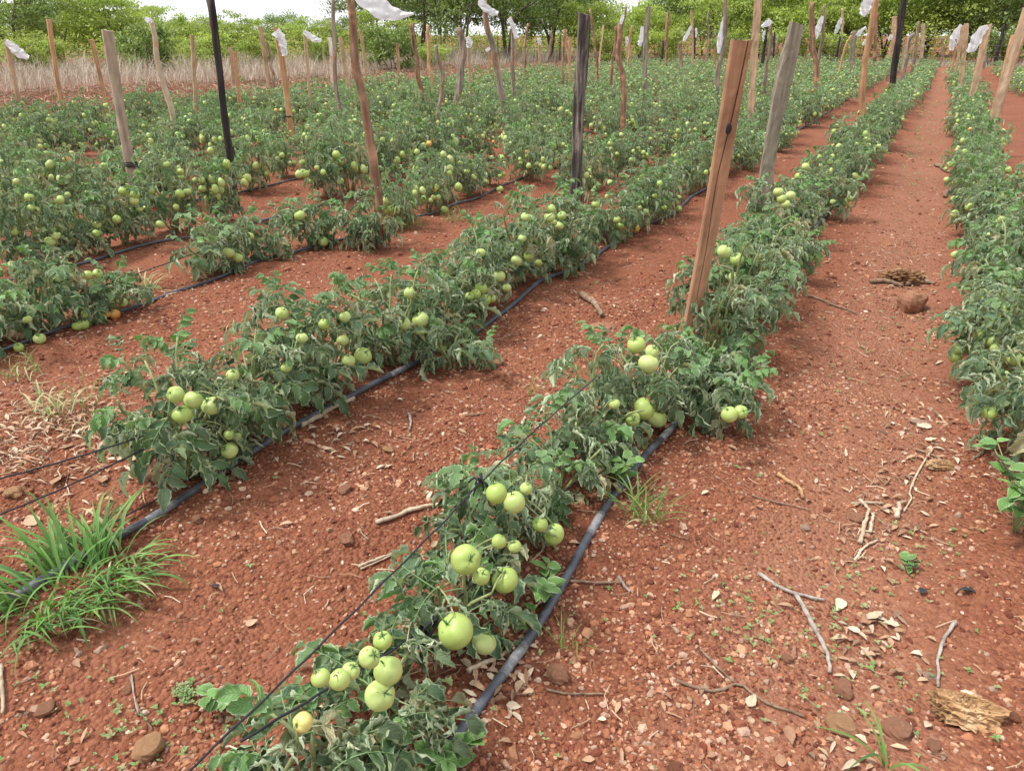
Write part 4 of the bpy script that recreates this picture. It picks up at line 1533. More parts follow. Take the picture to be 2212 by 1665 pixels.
# ------------------------------------------------------------------ dry grass strip and crop residue behind the field
g = Geo()
drg = np.random.default_rng(12)
nb = 60000
x = drg.uniform(-36, -20, nb)
y = drg.uniform(6, 62, nb)
edge = -21.5 + 1.2 * np.sin(y * .35) + .8 * np.sin(y * 1.1)
x2 = drg.uniform(-26, 10, nb // 4)
y2 = drg.uniform(46, 56, nb // 4)
keep = (x < edge + drg.normal(0, .5, nb))
x, y = np.concatenate([x[keep], x2]), np.concatenate([y[keep], y2])
tall = np.concatenate([drg.uniform(.2, .8, keep.sum()), drg.uniform(.1, .35, nb // 4)])
clump = .55 + .45 * np.sin(x * 1.7 + 2 * np.sin(y * .9)) * np.sin(y * 1.3)
tall = tall * (.35 + .95 * clump) * (1 + .25 * np.sin(x * 5.1 + y * 3.3))
a = drg.uniform(0, 6.28, len(x))
le = drg.normal(0, .45, len(x)) * tall
w = drg.uniform(.003, .009, len(x))
dx, dy = np.cos(a), np.sin(a)
b = np.stack([x, y, np.zeros_like(x)], -1)
s = np.stack([-dy * w, dx * w, np.zeros_like(x)], -1)
m1 = b + np.stack([dx * le * .35, dy * le * .35, tall * .6], -1)
tp = b + np.stack([dx * le, dy * le, tall], -1)
V = np.stack([b - s, b + s, m1 + s * .8, m1 - s * .8, tp], 1).reshape(-1, 3)
k = np.arange(len(x))[:, None] * 5
col = np.array([(.52, .46, .36), (.58, .52, .42), (.46, .39, .29), (.52, .46, .37)])[drg.integers(0, 4, len(x))] * drg.uniform(.75, 1.1, (len(x), 1))
g.add(V, [k + [0, 1, 2, 3], k + [3, 2, 4]], np.repeat(col, 5, 0))
tag(add_obj('dry_grass', g.mesh('dry_grass', M['drygrass'], False)), 'strip of tall dry pale grass between field and trees', 'dry grass', kind='stuff')
g = Geo()
for _ in range(9000):
    p = (drg.uniform(-23, -13.6), drg.uniform(6, 45))
    L = drg.uniform(.15, .6)
    an = drg.uniform(0, 3.14)
    P = np.array([(0, 0, .02), (L * .5 * math.cos(an), L * .5 * math.sin(an), drg.uniform(.03, .16)), (L * math.cos(an), L * math.sin(an), drg.uniform(.0, .12))])
    V, F = tube_geo(P + (p[0], p[1], 0), drg.uniform(.004, .011), 3, cap=False)
    g.add(V, F, TAN[drg.integers(len(TAN))] * drg.uniform(.6, 1.0))
tag(add_obj('crop_residue', g.mesh('crop_residue', M['litter'], False)), 'fallen dead stalks on the bare strip left of the field', 'dead stalks', kind='stuff')


# ------------------------------------------------------------------ trees
def tree_geo(rng, Ht, Rc, trunk_h, flat, nclump, nleaf, leaf, layered=True):
    """returns trunk Geo and crown Geo around the origin"""
    tg, cg = Geo(), Geo()
    nl = rng.integers(2, 5)
    tips = []
    for i in range(nl):
        az = 2 * math.pi * (i + rng.uniform(-.3, .3)) / nl
        r = Rc * rng.uniform(.25, .6)
        e = np.array([r * math.cos(az), r * math.sin(az), Ht * rng.uniform(.55, .8)])
        b = np.array([rng.normal() * .08, rng.normal() * .08, -.1])
        P = curve_pts([b, np.array([e[0] * .25, e[1] * .25, trunk_h]) + rng.normal(0, .12, 3), e * (.7, .7, .75) + rng.normal(0, .2, 3), e], 9)
        r0 = .045 * Ht / 3
        V, F = tube_geo(P, np.linspace(r0, r0 * .3, 9), 6, .12, rng)
        tg.add(V, F)
        for j in range(6):
            st = P[rng.integers(3, 9)]
            a2 = az + rng.normal() * 1.1
            ln = Rc * rng.uniform(.3, .75)
            e2 = st + np.array([ln * math.cos(a2), ln * math.sin(a2), rng.uniform(.0, .45) * ln])
            Q = curve_pts([st, (st + e2) / 2 + rng.normal(0, .12, 3), e2], 5)
            V, F = tube_geo(Q, np.linspace(r0 * .38, r0 * .1, 5), 4, cap=False)
            tg.add(V, F)
            tips.append(e2)
    tips = np.array(tips)
    cs = []
    for k in range(nclump):
        if k < len(tips) * 2:
            c = tips[k % len(tips)] + rng.normal(0, Rc * .12, 3)
        else:
            d = rng.normal(0, 1, 3)
            d /= np.linalg.norm(d)
            c = np.array([0, 0, Ht * .62]) + d * np.array([Rc, Rc, Ht * .36]) * rng.uniform(.45, 1.0)
        c[2] = max(c[2], trunk_h * .8)
        cs.append(c)
    for c in cs:
        m = int(nleaf * rng.uniform(.6, 1.3))
        rr = Rc * rng.uniform(.17, .34)
        off = rng.normal(0, 1, (m, 3)) * (rr * .6, rr * .6, rr * flat)
        p = c + off
        a = rng.uniform(0, 6.28, m)
        L = leaf * rng.uniform(.6, 1.5, m)
        ti = rng.normal(0, .8, m)
        dv = np.stack([np.cos(a) * L, np.sin(a) * L, np.sin(ti) * L], -1)
        sw = np.stack([-np.sin(a), np.cos(a), rng.normal(0, 1.0, m)], -1) * (L * .26)[:, None]
        V = np.stack([p, p + dv * .5 + sw, p + dv, p + dv * .5 - sw], 1).reshape(-1, 3)
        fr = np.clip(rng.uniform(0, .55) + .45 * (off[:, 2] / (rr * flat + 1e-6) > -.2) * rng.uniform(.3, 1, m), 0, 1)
        T = np.stack([fr, np.zeros(m), rng.uniform(0, 1, m) * .5 + rng.uniform(0, .5)], -1)
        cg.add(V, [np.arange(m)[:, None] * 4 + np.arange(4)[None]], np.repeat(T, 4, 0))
    return tg, cg


trng = np.random.default_rng(31)
TV = []
for k in range(5):       # feathery light-green spreading trees
    tg, cg = tree_geo(trng, 4.2, 2.4, 1.0, .18, 58, 170, .115)
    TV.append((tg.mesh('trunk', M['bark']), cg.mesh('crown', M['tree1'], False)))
for k in range(3):       # darker trees with visible stems
    tg, cg = tree_geo(trng, 5.0, 2.5, 1.7, .24, 52, 160, .105)
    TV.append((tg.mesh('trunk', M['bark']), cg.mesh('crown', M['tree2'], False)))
for k in range(3):       # low bushes
    tg, cg = tree_geo(trng, 1.9, 1.4, .25, .35, 46, 110, .10)
    TV.append((tg.mesh('trunk', M['bark']), cg.mesh('crown', M['tree2'] if k == 0 else M['tree1'], False)))


def along(px, dist):
    """ground point under a picture column, at a distance"""
    d = ray(px, 75)
    d = d / math.hypot(d[0], d[1])
    return d[0] * dist, d[1] * dist


TREES = [  # column, distance, variant, scale, label
    (20, 44, 5, 1.0, 'dark green tree at the far left edge'),
    (120, 48, 0, 1.05, 'light green spreading tree behind the leftmost stakes'),
    (250, 46, 1, 1.1, 'tall layered tree left of the crooked peeled pole'),
    (330, 41, 2, .62, 'low yellow-green tree behind the crooked peeled pole'),
    (400, 50, 3, 1.0, 'pale green tree left of the tall black pole'),
    (505, 47, 4, .95, 'light green tree behind the short orange stakes'),
    (590, 52, 5, .85, 'darker tree behind the orange post with white plastic'),
    (660, 48, 0, .86, 'rounded green tree left of the thin dark bark pole'),
    (730, 52, 6, .82, 'dark tree behind the tall red-barked pole'),
    (815, 40, 2, .66, 'bushy mid-green tree under the big white sheet'),
    (905, 50, 6, 1.25, 'tall dark tree behind the big white sheet'),
    (1000, 47, 7, 1.25, 'tall dark tree with bare stems in the middle'),
    (1095, 50, 5, 1.3, 'tall dark tree left of the thick charred post'),
    (1190, 52, 7, 1.15, 'dark tree just behind the thick charred post'),
    (1290, 50, 1, .90, 'yellow-green tree right of the thick charred post'),
    (1385, 54, 3, .92, 'yellow-green tree behind the grey squared stake'),
    (1460, 58, 6, 1.2, 'dark tree left of the big reddish stake'),
    (1545, 54, 4, 1.0, 'light tree behind the big reddish stake'),
    (1640, 56, 0, 1.15, 'light green tree behind the tall pale plank'),
    (1740, 55, 2, 1.15, 'yellow-green tree behind the mossy grey post'),
    (1830, 56, 1, 1.2, 'light green tree behind the split orange pole'),
    (1920, 58, 3, 1.25, 'light green tree behind the tall charred pole by the path'),
    (2010, 57, 4, 1.3, 'light tree straight above the end of the path'),
    (2095, 58, 7, 1.35, 'dark leaning tree behind the white flags right of the path'),
    (2185, 56, 5, 1.4, 'dark tree at the right edge'),
]
for px, dist, v, sc, lab in TREES:
    x, y = along(px, dist)
    if 290 < px < 770:
        sc *= .68
    elif px < 290:
        sc *= .86
    e = empty('tree', (x, y, 0), trng.uniform(0, 6.28), sc)
    tag(e, lab, 'tree', 'trees behind the field')
    add_obj('trunk', TV[v][0], e)
    tag(add_obj('crown', TV[v][1], e), kind='stuff')
BUSH = [(60, 38, 10, .8, 'low bush behind the leftmost stake'), (300, 37, 8, 1.0, 'round dark bush behind the crooked peeled pole'), (430, 39, 9, .8, 'pale bush left of the tall black pole'),
        (560, 40, 10, .7, 'pale bush right of the tall black pole'), (690, 41, 9, .7, 'pale bush above the cream stake'), (835, 36.5, 8, .95, 'dark low bush under the big white sheet'), (930, 41, 10, .55, 'small pale bush beside the dark thicket'),
        (1310, 47, 9, 1.0, 'yellow-green bush right of the thick charred post'), (1420, 48, 10, 1.0, 'yellow-green bush left of the grey bark pole'), (1580, 50, 9, .9, 'bush between the reddish stake and mossy post'),
        (1700, 50, 10, 1.0, 'bush right of the mossy grey post'), (1800, 51, 9, .9, 'bush left of the split orange pole'), (2150, 50, 8, .9, 'dark bush by the fence at the right')]
for px, dist, v, sc, lab in BUSH:
    x, y = along(px, dist)
    e = empty('bush', (x, y, 0), trng.uniform(0, 6.28), sc)
    tag(e, lab, 'bush', 'bushes behind the field')
    add_obj('trunk', TV[v][0], e)
    tag(add_obj('crown', TV[v][1], e), kind='stuff')
# the wood beyond, one mass
wd = empty('woodland', (-20, 60, 0))
tag(wd, 'far wood behind the first line of trees', 'woodland', kind='stuff')
for px in range(-900, 3000, 62):
    for dist in (72,):
        x, y = along(px + trng.uniform(-30, 30), dist + trng.uniform(-4, 4))
        v = trng.choice([0, 1, 2, 3, 4, 4, 6] if px > 1250 or px < 830 else [0, 5, 6, 7])
        gap = 1.0
        if px < 290:
            gap = .62
        elif px < 800:
            gap = .46
        if 1270 < px < 1440:
            gap = .66
        s = trng.uniform(1.15, 1.5) * gap * dist / 66
        mw = Matrix.Translation((x + 20, y - 60, 0)) @ Matrix.Rotation(trng.uniform(0, 6.28), 4, 'Z') @ Matrix.Scale(s, 4)
        tag(add_obj('crown', TV[v][1], wd, mw=mw), kind='stuff')
        add_obj('trunk', TV[v][0], wd, mw=mw)

g = Geo()
ug = np.random.default_rng(41)
for px in range(-620, 2760, 11):
    for _ in range(5 if 830 < px < 1260 else 4):
        dist = (42 if px < 900 else 50) + ug.uniform(0, 22)
        x, y = along(px + ug.uniform(-8, 8), dist)
        m = 70
        rr = ug.uniform(.35, .8)
        p = np.array([x, y, ug.uniform(.2, 2.4 if px > 1250 else 1.5)]) + ug.normal(0, 1, (m, 3)) * (rr, rr, rr * .55)
        p[:, 2] = np.abs(p[:, 2])
        a = ug.uniform(0, 6.28, m)
        L = ug.uniform(.08, .2, m)
        dv = np.stack([np.cos(a) * L, np.sin(a) * L, ug.normal(0, .5, m) * L], -1)
        sw = np.stack([-np.sin(a), np.cos(a), ug.normal(0, .5, m)], -1) * (L * .3)[:, None]
        V = np.stack([p, p + dv * .5 + sw, p + dv, p + dv * .5 - sw], 1).reshape(-1, 3)
        T = np.stack([np.full(m, ug.uniform(0, .3) if 830 < px < 1260 else ug.uniform(0, .9)), np.zeros(m), ug.uniform(0, 1, m)], -1)
        g.add(V, [np.arange(m)[:, None] * 4 + np.arange(4)[None]], np.repeat(T, 4, 0))
tag(add_obj('undergrowth', g.mesh('undergrowth', M['tree1'], False)), 'low green undergrowth at the foot of the trees', 'undergrowth', kind='stuff')

# ------------------------------------------------------------------ wire fence along the trees
fe = empty('wire_fence', (-8, 46.5, 0))
tag(fe, 'wire fence on thin posts in front of the far trees', 'fence')
fpts = [(-33, 28), (-31, 46.5), (-22, 46.8), (-12, 47), (-2, 47.2), (8, 47.4)]
fp = []
for a, b in zip(fpts[:-1], fpts[1:]):
    k = max(2, int(math.hypot(b[0] - a[0], b[1] - a[1]) / 3.2))
    for t in np.linspace(0, 1, k, endpoint=False):
        fp.append((a[0] + (b[0] - a[0]) * t, a[1] + (b[1] - a[1]) * t))
for (x, y) in fp:
    V, F = tube_geo([(0, 0, -.1), (.01, .01, .7), (.0, .0, 1.45)], .045, 7, .1, trng)
    add_obj('fence_post', mk_mesh('fence_post', V, F, M['barkgrey']), fe, loc=(x + 8, y - 46.5, 0))
for hz in (.25, .5, .75, 1.0, 1.3):
    P = [(x + 8, y - 46.5 - .05, hz) for x, y in fp]
    V, F = tube_geo(P, .007, 4)
    add_obj('wire', mk_mesh('wire', V, F, M['wire']), fe)


# ------------------------------------------------------------------ stones
def stone_mesh(rng, col, flat, rough=.19):
    V, F = uv_sphere(16, 11)
    k = rng.normal(0, 1, (9, 3))
    d = np.zeros(len(V))
    for q_ in k:
        q_ = q_ / np.linalg.norm(q_)
        d += rough * np.clip(1.0 - 2.2 * np.abs(V @ q_ - rng.uniform(.3, .9)), 0, 1) * rng.choice([-1, 1])
    for f_ in (3, 6):
        q_ = rng.normal(0, f_, (3, 3))
        d += .05 * np.sin(V @ q_.T).sum(1) / (f_ / 3)
    V = V * (1 + d[:, None])
    V[:, 2] = np.where(V[:, 2] > .72, .72 + (V[:, 2] - .72) * .3, V[:, 2]) * flat
    c = np.array(col) * (1 + rng.normal(0, .08, (len(V), 1)))
    return mk_mesh('stone', V, F, M['stone'], np.clip(c, .01, 1), smooth=False)


R1, R2, R3, R4 = (.25, .10, .058), (.34, .165, .10), (.42, .235, .125), (.45, .30, .22)
STONES = [(1965, 668, 76, R2, .78, 'large rough red-brown stone in the middle of the path'), (1306, 712, 56, R2, .25, 'flat orange stone beside the foot of the big reddish stake'),
          (1205, 1462, 62, R2, .7, 'reddish stone just right of the pipe near the front'), (322, 1622, 78, R3, .55, 'ochre clod of earth at the bottom left'),
          (1820, 1494, 50, R2, .75, 'rounded brown stone at the lower end of the grey stick'), (1814, 1574, 58, R3, .6, 'tan stone left of the grass shoot at the bottom right'),
          (1941, 1588, 62, R2, .6, 'brown rounded stone right of the grass shoot'), (1701, 1424, 26, R2, .6, 'small tan stone left of the grey stick'),
          (2007, 1460, 28, R4, .3, 'flat pinkish stone left of the rotten wood chunk'), (2018, 1613, 30, R2, .5, 'small red stone at the lower right'),
          (2191, 1553, 24, R1, .7, 'small dark stone right of the rotten wood chunk'), (1983, 914, 34, R4, .35, 'flat pinkish stone near leaf litter right of the path'),
          (1847, 1119, 40, R2, .35, 'flat stone among bleached straws on the path'), (1738, 1141, 22, R4, .5, 'small pale stone on the path left of the straws'),
          (748, 1168, 34, R2, .5, 'stone below the long pale stick'), (745, 1060, 30, R2, .5, 'round stone above the long pale stick'),
          (839, 973, 34, R3, .45, 'tan stone in the soil between the two front rows'), (1197, 1228, 32, R2, .8, 'red stone just left of the front pipe'),
          (427, 1126, 28, R2, .7, 'reddish stone right of the second pipe by a burrow'), (326, 1033, 32, R2, .5, 'rough stone among dead leaves at the left'),
          (102, 1533, 36, R2, .6, 'red stone below the green grass tuft'), (275, 1490, 24, R2, .5, 'small red stone below the grass tuft on its right'),
          (1460, 1660, 40, R1, .6, 'red stone at the bottom edge right of the pipe'), (228, 579, 18, R3, .8, 'orange stone by the pipe of the fourth row'),
          (30, 1070, 44, R3, .5, 'orange clod at the left edge above the grass tuft'), (1075, 785, 30, R2, .4, 'flat stone right of the second row')]
krng = np.random.default_rng(55)
for px, py, d, c, fl, lab in STONES:
    p = at_g(px, py)
    r = d / 2 / ppm(p)
    o = add_obj('stone', stone_mesh(krng, c, fl, .09 if d > 70 else .17), mw=Matrix.Translation((p[0], p[1], p[2] + r * fl * .5)) @ Matrix.Rotation(krng.uniform(0, 6.28), 4, 'Z') @ Matrix.Diagonal((r, r * krng.uniform(.7, .95), r, 1)))
    tag(o, lab, 'stone', 'stones on the soil')


# ------------------------------------------------------------------ sticks, straws and roots
def z6(x, y):
    return 1459.9 + x * .34, 1238.7 + y * .34


def z3(x, y):
    return 1459.9 + x * .34, 796.3 + y * .34


def z2(x, y):
    return 707.8 + x * .34, 796.3 + y * .34


STICKS = [([z6(520, 10), z6(640, 90), z6(760, 140), z6(940, 180)], 8, 'stick', 'upper grey stick of the pair lying on the path'),
          ([z6(765, 150), z6(830, 270), z6(900, 400), z6(960, 520), z6(975, 640)], 11, 'stick', 'grey bent stick pointing at a brown stone'),
          ([z6(1770, 320), z6(1700, 420), z6(1665, 560), z6(1662, 730)], 8, 'stick', 'grey stick ending at the rotten wood chunk'),
          ([z6(155, 490), z6(260, 600), z6(370, 700)], 5, 'stickbrown', 'thin brown stick lying over a root in the foreground'),
          ([z6(0, 690), z6(150, 745), z6(250, 755), z6(400, 710), z6(500, 790), z6(640, 860), z6(820, 920)], 7, 'stickbrown', 'long crooked root in the foreground right of the pipe'),
          ([z2(310, 995), z2(480, 935), z2(640, 885), z2(810, 850)], 10, 'straw', 'long pale stick pointing at the front row'),
          ([z2(195, 1270), z2(330, 1215), z2(465, 1165)], 6, 'straw', 'short pale stick below the long pale stick'),
          ([z2(515, 295), z2(530, 345), z2(520, 400)], 6, 'stick', 'small curved grey twig between the two front rows'),
          ([z2(880, 305), z2(940, 300), z2(1000, 292)], 4, 'stickbrown', 'small dark twig between the two front rows'),
          ([z2(1225, 385), z2(1255, 320)], 7, 'straw', 'short pale straw left of the front row twine'),
          ([z3(640, 680), z3(700, 720), z3(780, 770), z3(800, 830)], 9, 'rotten', 'splintered root piece on the path'),
          ([z3(1165, 1120), z3(1195, 1000), z3(1225, 900)], 9, 'straw', 'thick bleached straw on the path'),
          ([z3(1228, 1050), z3(1255, 930)], 7, 'straw', 'short bleached straw right of the thick one'),
          ([z3(1100, 868), z3(1210, 862), z3(1320, 868)], 6, 'straw', 'bleached straw lying across the path litter'),
          ([z3(1170, 845), z3(1215, 900)], 7, 'straw', 'stubby bleached straw above the thick one'),
          ([z3(1630, 515), z3(1540, 660), z3(1480, 790), z3(1495, 830), z3(1445, 915)], 5, 'straw', 'long thin dry stem on the right of the path'),
          ([z3(1520, 520), z3(1640, 565), z3(1720, 620)], 5, 'stickbrown', 'thin brown twig crossing the long dry stem'),
          ([z3(1870, 595), z3(1940, 545), z3(1955, 505)], 6, 'stickbrown', 'curved brown twig near the right row'),
          ([z3(1400, 960), z3(1415, 870)], 11, 'straw', 'broad bleached chip on the path'),
          ([z3(1135, 1230), z3(1190, 1150), z3(1280, 1100)], 6, 'straw', 'curled pale straw below the bleached straws'),
          ([z3(480, 815), z3(660, 860), z3(850, 905)], 3, 'stickbrown', 'thin dark stem beside the splintered root piece'),
          ([(648, 925), (700, 897), (765, 866)], 12, 'straw', 'pale stripped cane lying beside the second pipe'),
          ([(1010, 1455), (1060, 1432), (1100, 1410)], 12, 'straw', 'pale cane piece behind the front pipe'),
          ([(1230, 1258), (1290, 1262), (1340, 1262)], 6, 'stickbrown', 'brown stick starting at the front pipe'),
          ([(1335, 1250), (1360, 1282)], 7, 'stick', 'short dark stick right of the front pipe'),
          ([(1180, 1492), (1240, 1502), (1305, 1502)], 5, 'stickbrown', 'thin twig below the reddish stone by the pipe'),
          ([(780, 1232), (850, 1200)], 4, 'straw', 'thin straw left of the front row'),
          ([(1255, 640), (1290, 668), (1300, 690)], 13, 'stickbrown', 'broken dark branch at the foot of the second row'),
          ([(2040, 425), (2062, 395), (2075, 380)], 8, 'stickbrown', 'curved dark branch at the right side of the path'),
          ([(2020, 360), (2050, 375), (2085, 365)], 6, 'stickbrown', 'thin arched branch farther up the path'),
          ([(1740, 640), (1810, 665), (1850, 680)], 4, 'stickbrown', 'thin twig on the left side of the path'),
          ([(285, 1460), (290, 1500), (300, 1545)], 4, 'stick', 'thin upright twig in the lower left soil'),
          ([(330, 1580), (300, 1530), (280, 1465)], 4, 'stickbrown', 'bent brown twig in the lower left soil'),
          ([(2, 1440), (8, 1500), (6, 1545)], 9, 'straw', 'pale split straw at the left edge')]
for pts, wpx, mt, lab in STICKS:
    G = np.array([at_g(*p) for p in pts])
    r = wpx / 2 / ppm(G.mean(0))
    P = curve_pts(G, 14)
    P[:, :2] += krng.normal(0, r * .25, (14, 2))
    P[:, 2] = hgt(P[:, 0], P[:, 1]) + r * .9 + .004
    V, F = tube_geo(P, r * np.linspace(1.1, .75, 14) * krng.uniform(.85, 1.15, 14), 7, .08, krng)
    org = P[0]
    o = add_obj('stick', mk_mesh('stick', V - org, F, M[mt]), loc=org)
    tag(o, lab, 'stick', 'sticks and straws on the soil')


# rotten wood chunks
def chunk(px, py, wpx, hpx, lab, seed, mt='rotten', long=1.0):
    rng = np.random.default_rng(seed)
    p = at_g(px, py)
    k = ppm(p)
    V, F = uv_sphere(64, 42)
    d = np.zeros(len(V))
    for fq, am in ((2.2, .20), (4.5, .20), (9, .18), (17, .13), (30, .07)):
        for _ in range(4):
            q_ = rng.normal(0, fq, 3)
            d += am * .32 * (1.27 - 2 * np.abs(np.sin(V @ q_ + rng.uniform(0, 6))))
    V = V * (1 + d[:, None]) + rng.normal(0, .014, V.shape)
    sx, sz = wpx / 2 / k, hpx / 2 / k
    V = V * (sx, sx * .55 * long, sz)
    V[:, 2] = np.maximum(V[:, 2], -sz * .55)
    o = add_obj('wood_chunk', mk_mesh('wood_chunk', V, F, M[mt], smooth=False))
    o.matrix_world = Matrix.Translation((p[0], p[1], p[2] + sz * .45)) @ Matrix.Rotation(YAW + rng.normal() * .2, 4, 'Z')
    tag(o, lab, 'wood chunk')


chunk(2080, 1548, 132, 80, 'pale crumbling rotten wood chunk at the lower right', 1)
chunk(1945, 608, 86, 34, 'rotten bark piece lying across the path above the stone', 2, 'rotdark')
chunk(2030, 1010, 54, 22, 'ochre splintered wood piece right of the path litter', 3)
for pts, wpx, lab in (([(1880, 612), (1915, 612), (1950, 622)], 9, 'left dark branch of the bark piece on the path'), ([(1955, 618), (1990, 612), (2020, 616)], 9, 'right brown branch of the bark piece on the path')):
    G = np.array([at_g(*p) for p in pts])
    r = wpx / 2 / ppm(G.mean(0))
    P = curve_pts(G, 10)
    P[:, 2] = hgt(P[:, 0], P[:, 1]) + r
    V, F = tube_geo(P, r * krng.uniform(.8, 1.2, 10), 7, .1, krng)
    o = add_obj('stick', mk_mesh('stick', V - P[0], F, M['stickbrown']), loc=P[0])
    tag(o, lab, 'stick', 'sticks and straws on the soil')

# larger fallen leaves one can pick out
DL = [(1812, 1312, 44, 'pointed tan leaf right of the upper grey stick'), (1872, 1345, 40, 'tan leaf at the top of the leaf heap'), (1890, 1338, 44, 'broad tan leaf in the leaf heap'), (1922, 1352, 34, 'curled tan leaf at the right of the heap'),
      (1842, 1364, 28, 'narrow tan leaf left of the leaf heap'), (1942, 1368, 24, 'small tan leaf right of the leaf heap'), (1622, 1520, 36, 'grey-brown leaf hanging below the root'), (1704, 1595, 50, 'large flat tan leaf at the bottom'),
      (1684, 1645, 40, 'tan leaf with a stalk at the bottom edge'), (1990, 1284, 28, 'pale leaf left of the black leaf'), (2085, 1282, 40, 'blackened leaf on the right'), (1110, 1532, 32, 'pale oval leaf right of the front pipe'),
      (1120, 1488, 34, 'pale oval leaf by the reddish stone'), (1140, 1500, 26, 'broken brown leaf by the reddish stone'), (545, 1350, 28, 'brown narrow leaf left of the front row'), (170, 1440, 34, 'pale brown leaf under the grass tuft'),
      (560, 960, 40, 'dry leaf under the second row'), (505, 1158, 22, 'tan leaf right of the second pipe'), (940, 1180, 26, 'pinkish dry leaf left of the front row'), (1995, 925, 30, 'pale grey leaf right of the path'), (2010, 955, 26, 'yellowish dry leaf right of the path'),
      (130, 1040, 44, 'pale dry leaf in the left litter'), (220, 1045, 46, 'brown dry leaf in the left litter'), (290, 990, 50, 'big curled dry leaf in the left litter'), (70, 1130, 48, 'dry leaf above the grass tuft'), (165, 1290, 18, 'small black leaf in the grass tuft'),
      (465, 1270, 22, 'black curled leaf right of the grass tuft')]
for px, py, d, lab in DL:
    p = at_g(px, py)
    L = d / ppm(p)
    v, q, uv = leaflet(krng, L, L * krng.uniform(.22, .33), krng.uniform(.3, 1.0), krng.uniform(-.5, .5), 8, 5, .03, krng.normal() * .3)
    c = (.035, .035, .04) if 'black' in lab else TAN[krng.integers(0, 5)] * krng.uniform(.85, 1.1)
    v = v - (L / 2, 0, 0)
    T = np.empty((len(v), 3))
    T[:] = c
    o = add_obj('dry_leaf', mk_mesh('dry_leaf', v, [q], M['litter'], T, uv))
    o.matrix_world = Matrix.Translation((p[0], p[1], p[2] + .012)) @ Matrix.Rotation(krng.uniform(0, 6.28), 4, 'Z') @ Matrix.Rotation(krng.normal() * .15, 4, 'X')
    tag(o, lab, 'dry leaf', 'fallen leaves on the soil')


# ------------------------------------------------------------------ grass tufts and weeds
def blade_mesh(rng, L, w, droop, dry=0.0):
    n = 9
    t = np.linspace(0, 1, n)
    an = 1.35 - droop * t ** 1.3
    dx = np.cumsum(np.cos(an)) * L / n
    dz = np.cumsum(np.sin(an)) * L / n
    hw = w / 2 * np.clip(1.25 * (1 - t ** 2.2), .03, 1)
    V, U = [], []
    for i in range(n):
        for s in (-1, 0, 1):
            V.append((dx[i] - abs(s) * 0, s * hw[i], dz[i] + abs(s) * hw[i] * .45))
            U.append((s * .5 + .5, t[i]))
    i = np.arange(n - 1)[:, None] * 3 + np.arange(2)[None]
    q = np.stack([i, i + 3, i + 4, i + 1], -1).reshape(-1, 4)
    T = np.empty((len(V), 3))
    T[:] = (rng.uniform(0, .8), dry, rng.uniform(0, 1))
    return mk_mesh('blade', np.array(V), [q], M['grass'], T, np.array(U))


brng = np.random.default_rng(17)
BL = [blade_mesh(brng, 1.0, brng.uniform(.026, .046), brng.uniform(.6, 2.4)) for _ in range(14)]
BLT = [blade_mesh(brng, 1.0, brng.uniform(.018, .03), brng.uniform(.5, 2.0)) for _ in range(8)]
BLD = [blade_mesh(brng, 1.0, .04, brng.uniform(.8, 2.4), .8) for _ in range(4)]


def tuft(px, py, n, L, spread, lab, thin=False, dry=.08, elong=(1, 1), splay=False):
    p = at_g(px, py)
    e = empty('grass_tuft', p)
    tag(e, lab, 'grass', 'grass tufts and weeds')
    for k in range(n):
        me = (BLD if brng.uniform() < dry else BLT if thin else BL)
        me = me[brng.integers(len(me))]
        a = brng.uniform(0, 6.28)
        r = spread * math.sqrt(brng.uniform())
        b = brng.uniform(0, 6.28)
        tilt, ls = brng.normal() * .2 + .15, L * brng.uniform(.55, 1.15)
        if splay:            # blades bent away from the pipe that presses on the tuft
            a = b + brng.normal() * .7
            if r * math.cos(b) > -.03:
                a = brng.normal() * .9
                tilt, ls = brng.uniform(.1, .75), ls * .75
        mw = Matrix.Translation((r * math.cos(b) * elong[0], r * math.sin(b) * elong[1], -.005)) @ Matrix.Rotation(a, 4, 'Z') @ Matrix.Rotation(tilt, 4, 'Y') @ Matrix.Scale(ls, 4)
        add_obj('blade', me, e, mw=mw)


tuft(165, 1285, 300, .27, .15, 'large bright green grass tuft over the second pipe', elong=(.9, 1.3), dry=.04, splay=True)
tuft(1385, 1120, 46, .20, .06, 'grass growing under the front row right of the pipe', thin=True)
tuft(1235, 1395, 16, .13, .04, 'small grass tuft right of the front pipe', thin=True)
tuft(885, 492, 70, .17, .12, 'bright green grass clump right of the red-barked pole foot', thin=True)
tuft(990, 480, 50, .17, .12, 'green grass clump left of the second row', thin=True)
tuft(145, 885, 60, .16, .12, 'pale half-dry grass clump near the left edge', thin=True, dry=.45)
tuft(60, 815, 34, .16, .08, 'thin grass at the foot of the third row', thin=True, dry=.2)
tuft(1910, 1662, 7, .20, .012, 'yellow-green grass shoot at the bottom right', dry=.3)
tuft(500, 715, 26, .09, .08, 'small grass clump between second and third row', thin=True, dry=.3)
tuft(215, 925, 40, .10, .12, 'half-dry grass patch in the left litter', thin=True, dry=.5)
tuft(325, 625, 20, .20, .05, 'dry straw-coloured grass by the third pipe', thin=True, dry=.9)
tuft(1145, 855, 8, .13, .02, 'few grass blades between the two front rows', thin=True)
tuft(2110, 148, 60, .45, .5, 'bright grass patch right of the path near the far posts', thin=True)
tuft(1985, 300, 40, .12, .2, 'grass growing on the far part of the path', thin=True)

WL = []
for k in range(6):
    v, q, uv = leaflet(brng, 1.0, .33, brng.uniform(.1, .6), brng.uniform(.1, .8), 6, 5, .04)
    T = np.empty((len(v), 3))
    T[:] = (brng.uniform(0, .7), 0, brng.uniform(.2, 1))
    WL.append(mk_mesh('leaf', v, [q], M['weed'], T, uv))


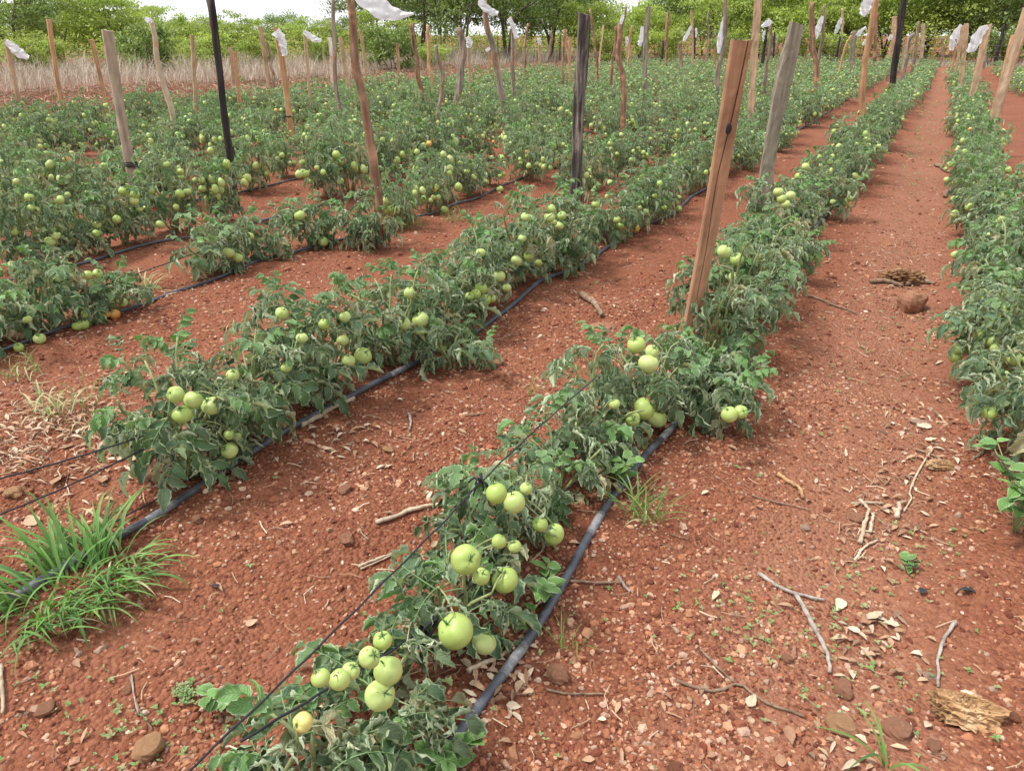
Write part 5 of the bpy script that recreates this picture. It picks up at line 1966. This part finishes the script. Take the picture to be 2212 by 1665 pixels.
def weed(px, py, nst, hgt_, leaf, lab, z=None):
    p = at_g(px, py)
    e = empty('weed', p)
    tag(e, lab, 'weed', 'broad-leaved weeds')
    g = Geo()
    for i in range(nst):
        a = brng.uniform(0, 6.28)
        r = hgt_ * brng.uniform(.2, .7)
        P = curve_pts([(0, 0, -.01), (r * .4 * math.cos(a), r * .4 * math.sin(a), hgt_ * .6), (r * math.cos(a), r * math.sin(a), hgt_ * brng.uniform(.7, 1.1))], 7)
        V, F = tube_geo(P, np.linspace(.003, .0015, 7), 5)
        g.add(V, F)
        for j in (2, 3, 4, 5, 6, 6):
            mw = leaf_matrix(P[j], brng.uniform(0, 6.28), brng.uniform(-.2, .6), brng.normal() * .3, leaf * brng.uniform(.7, 1.2))
            add_obj('leaf', WL[brng.integers(6)], e, mw=mw)
    add_obj('stem', g.mesh('stem', M['stem']), e)


weed(1170, 1300, 5, .12, .05, 'broad-leaved green weed left of the front pipe')
weed(1110, 1360, 3, .08, .035, 'small broad-leaved weed beside the largest tomato')
weed(2192, 1150, 13, .24, .06, 'round-leaved weed at the right edge')
weed(960, 1660, 4, .08, .06, 'green seedling at the bottom edge beside the pipe')
weed(1010, 790, 3, .10, .03, 'thin leafy weed right of the second row')
weed(1965, 1235, 3, .05, .03, 'small pale weed on the path')
weed(1340, 1050, 5, .14, .05, 'bright green weed under the front row')
weed(478, 1530, 3, .06, .04, 'upright pale seedling in the lower left soil')
weed(2140, 820, 5, .16, .05, 'bright green weed at the foot of the right row')
weed(2090, 700, 7, .28, .06, 'leafy weed spilling from the right row onto the path')

# seedlings too many to count
g = Geo()
SD = np.concatenate([scatter(260, 1.0, 5.0, 1.0), patch_pts(45, 400, 1490, 14, 10), patch_pts(90, 300, 1560, 140, 60), patch_pts(60, 1930, 1200, 90, 40), patch_pts(90, 1680, 1300, 120, 70), patch_pts(60, 1850, 1440, 120, 60), patch_pts(160, 1975, 330, 45, 60), patch_pts(90, 2000, 240, 25, 30), patch_pts(80, 1900, 720, 110, 60)])
for p in SD:
    z = float(hgt(p[0], p[1]))
    pale = brng.uniform() < .5
    k = brng.integers(2, 6)
    L = brng.uniform(.006, .015) * (1 + max(0, p[1] - 4) * .14)
    a0 = brng.uniform(0, 6.28)
    for j in range(k):
        v, q, uv = leaflet(brng, L * brng.uniform(.7, 1.3), L * .26, .5, .5, 3, 3, 0)
        v = rot(v, (0, 1, 0), -brng.uniform(.2, .9))
        v = rot(v, (0, 0, 1), a0 + j * 6.28 / k + brng.normal() * .3)
        g.add(v + (p[0], p[1], z + .008), [q], (brng.uniform(0, .8), brng.uniform(.3, .7) if pale else .05, brng.uniform(.4, 1)), uv)
tag(add_obj('seedlings', g.mesh('seedlings', M['weed'])), 'tiny pale green seedlings sprouting all over the soil', 'seedlings', kind='stuff')
bpy.context.view_layer.update()
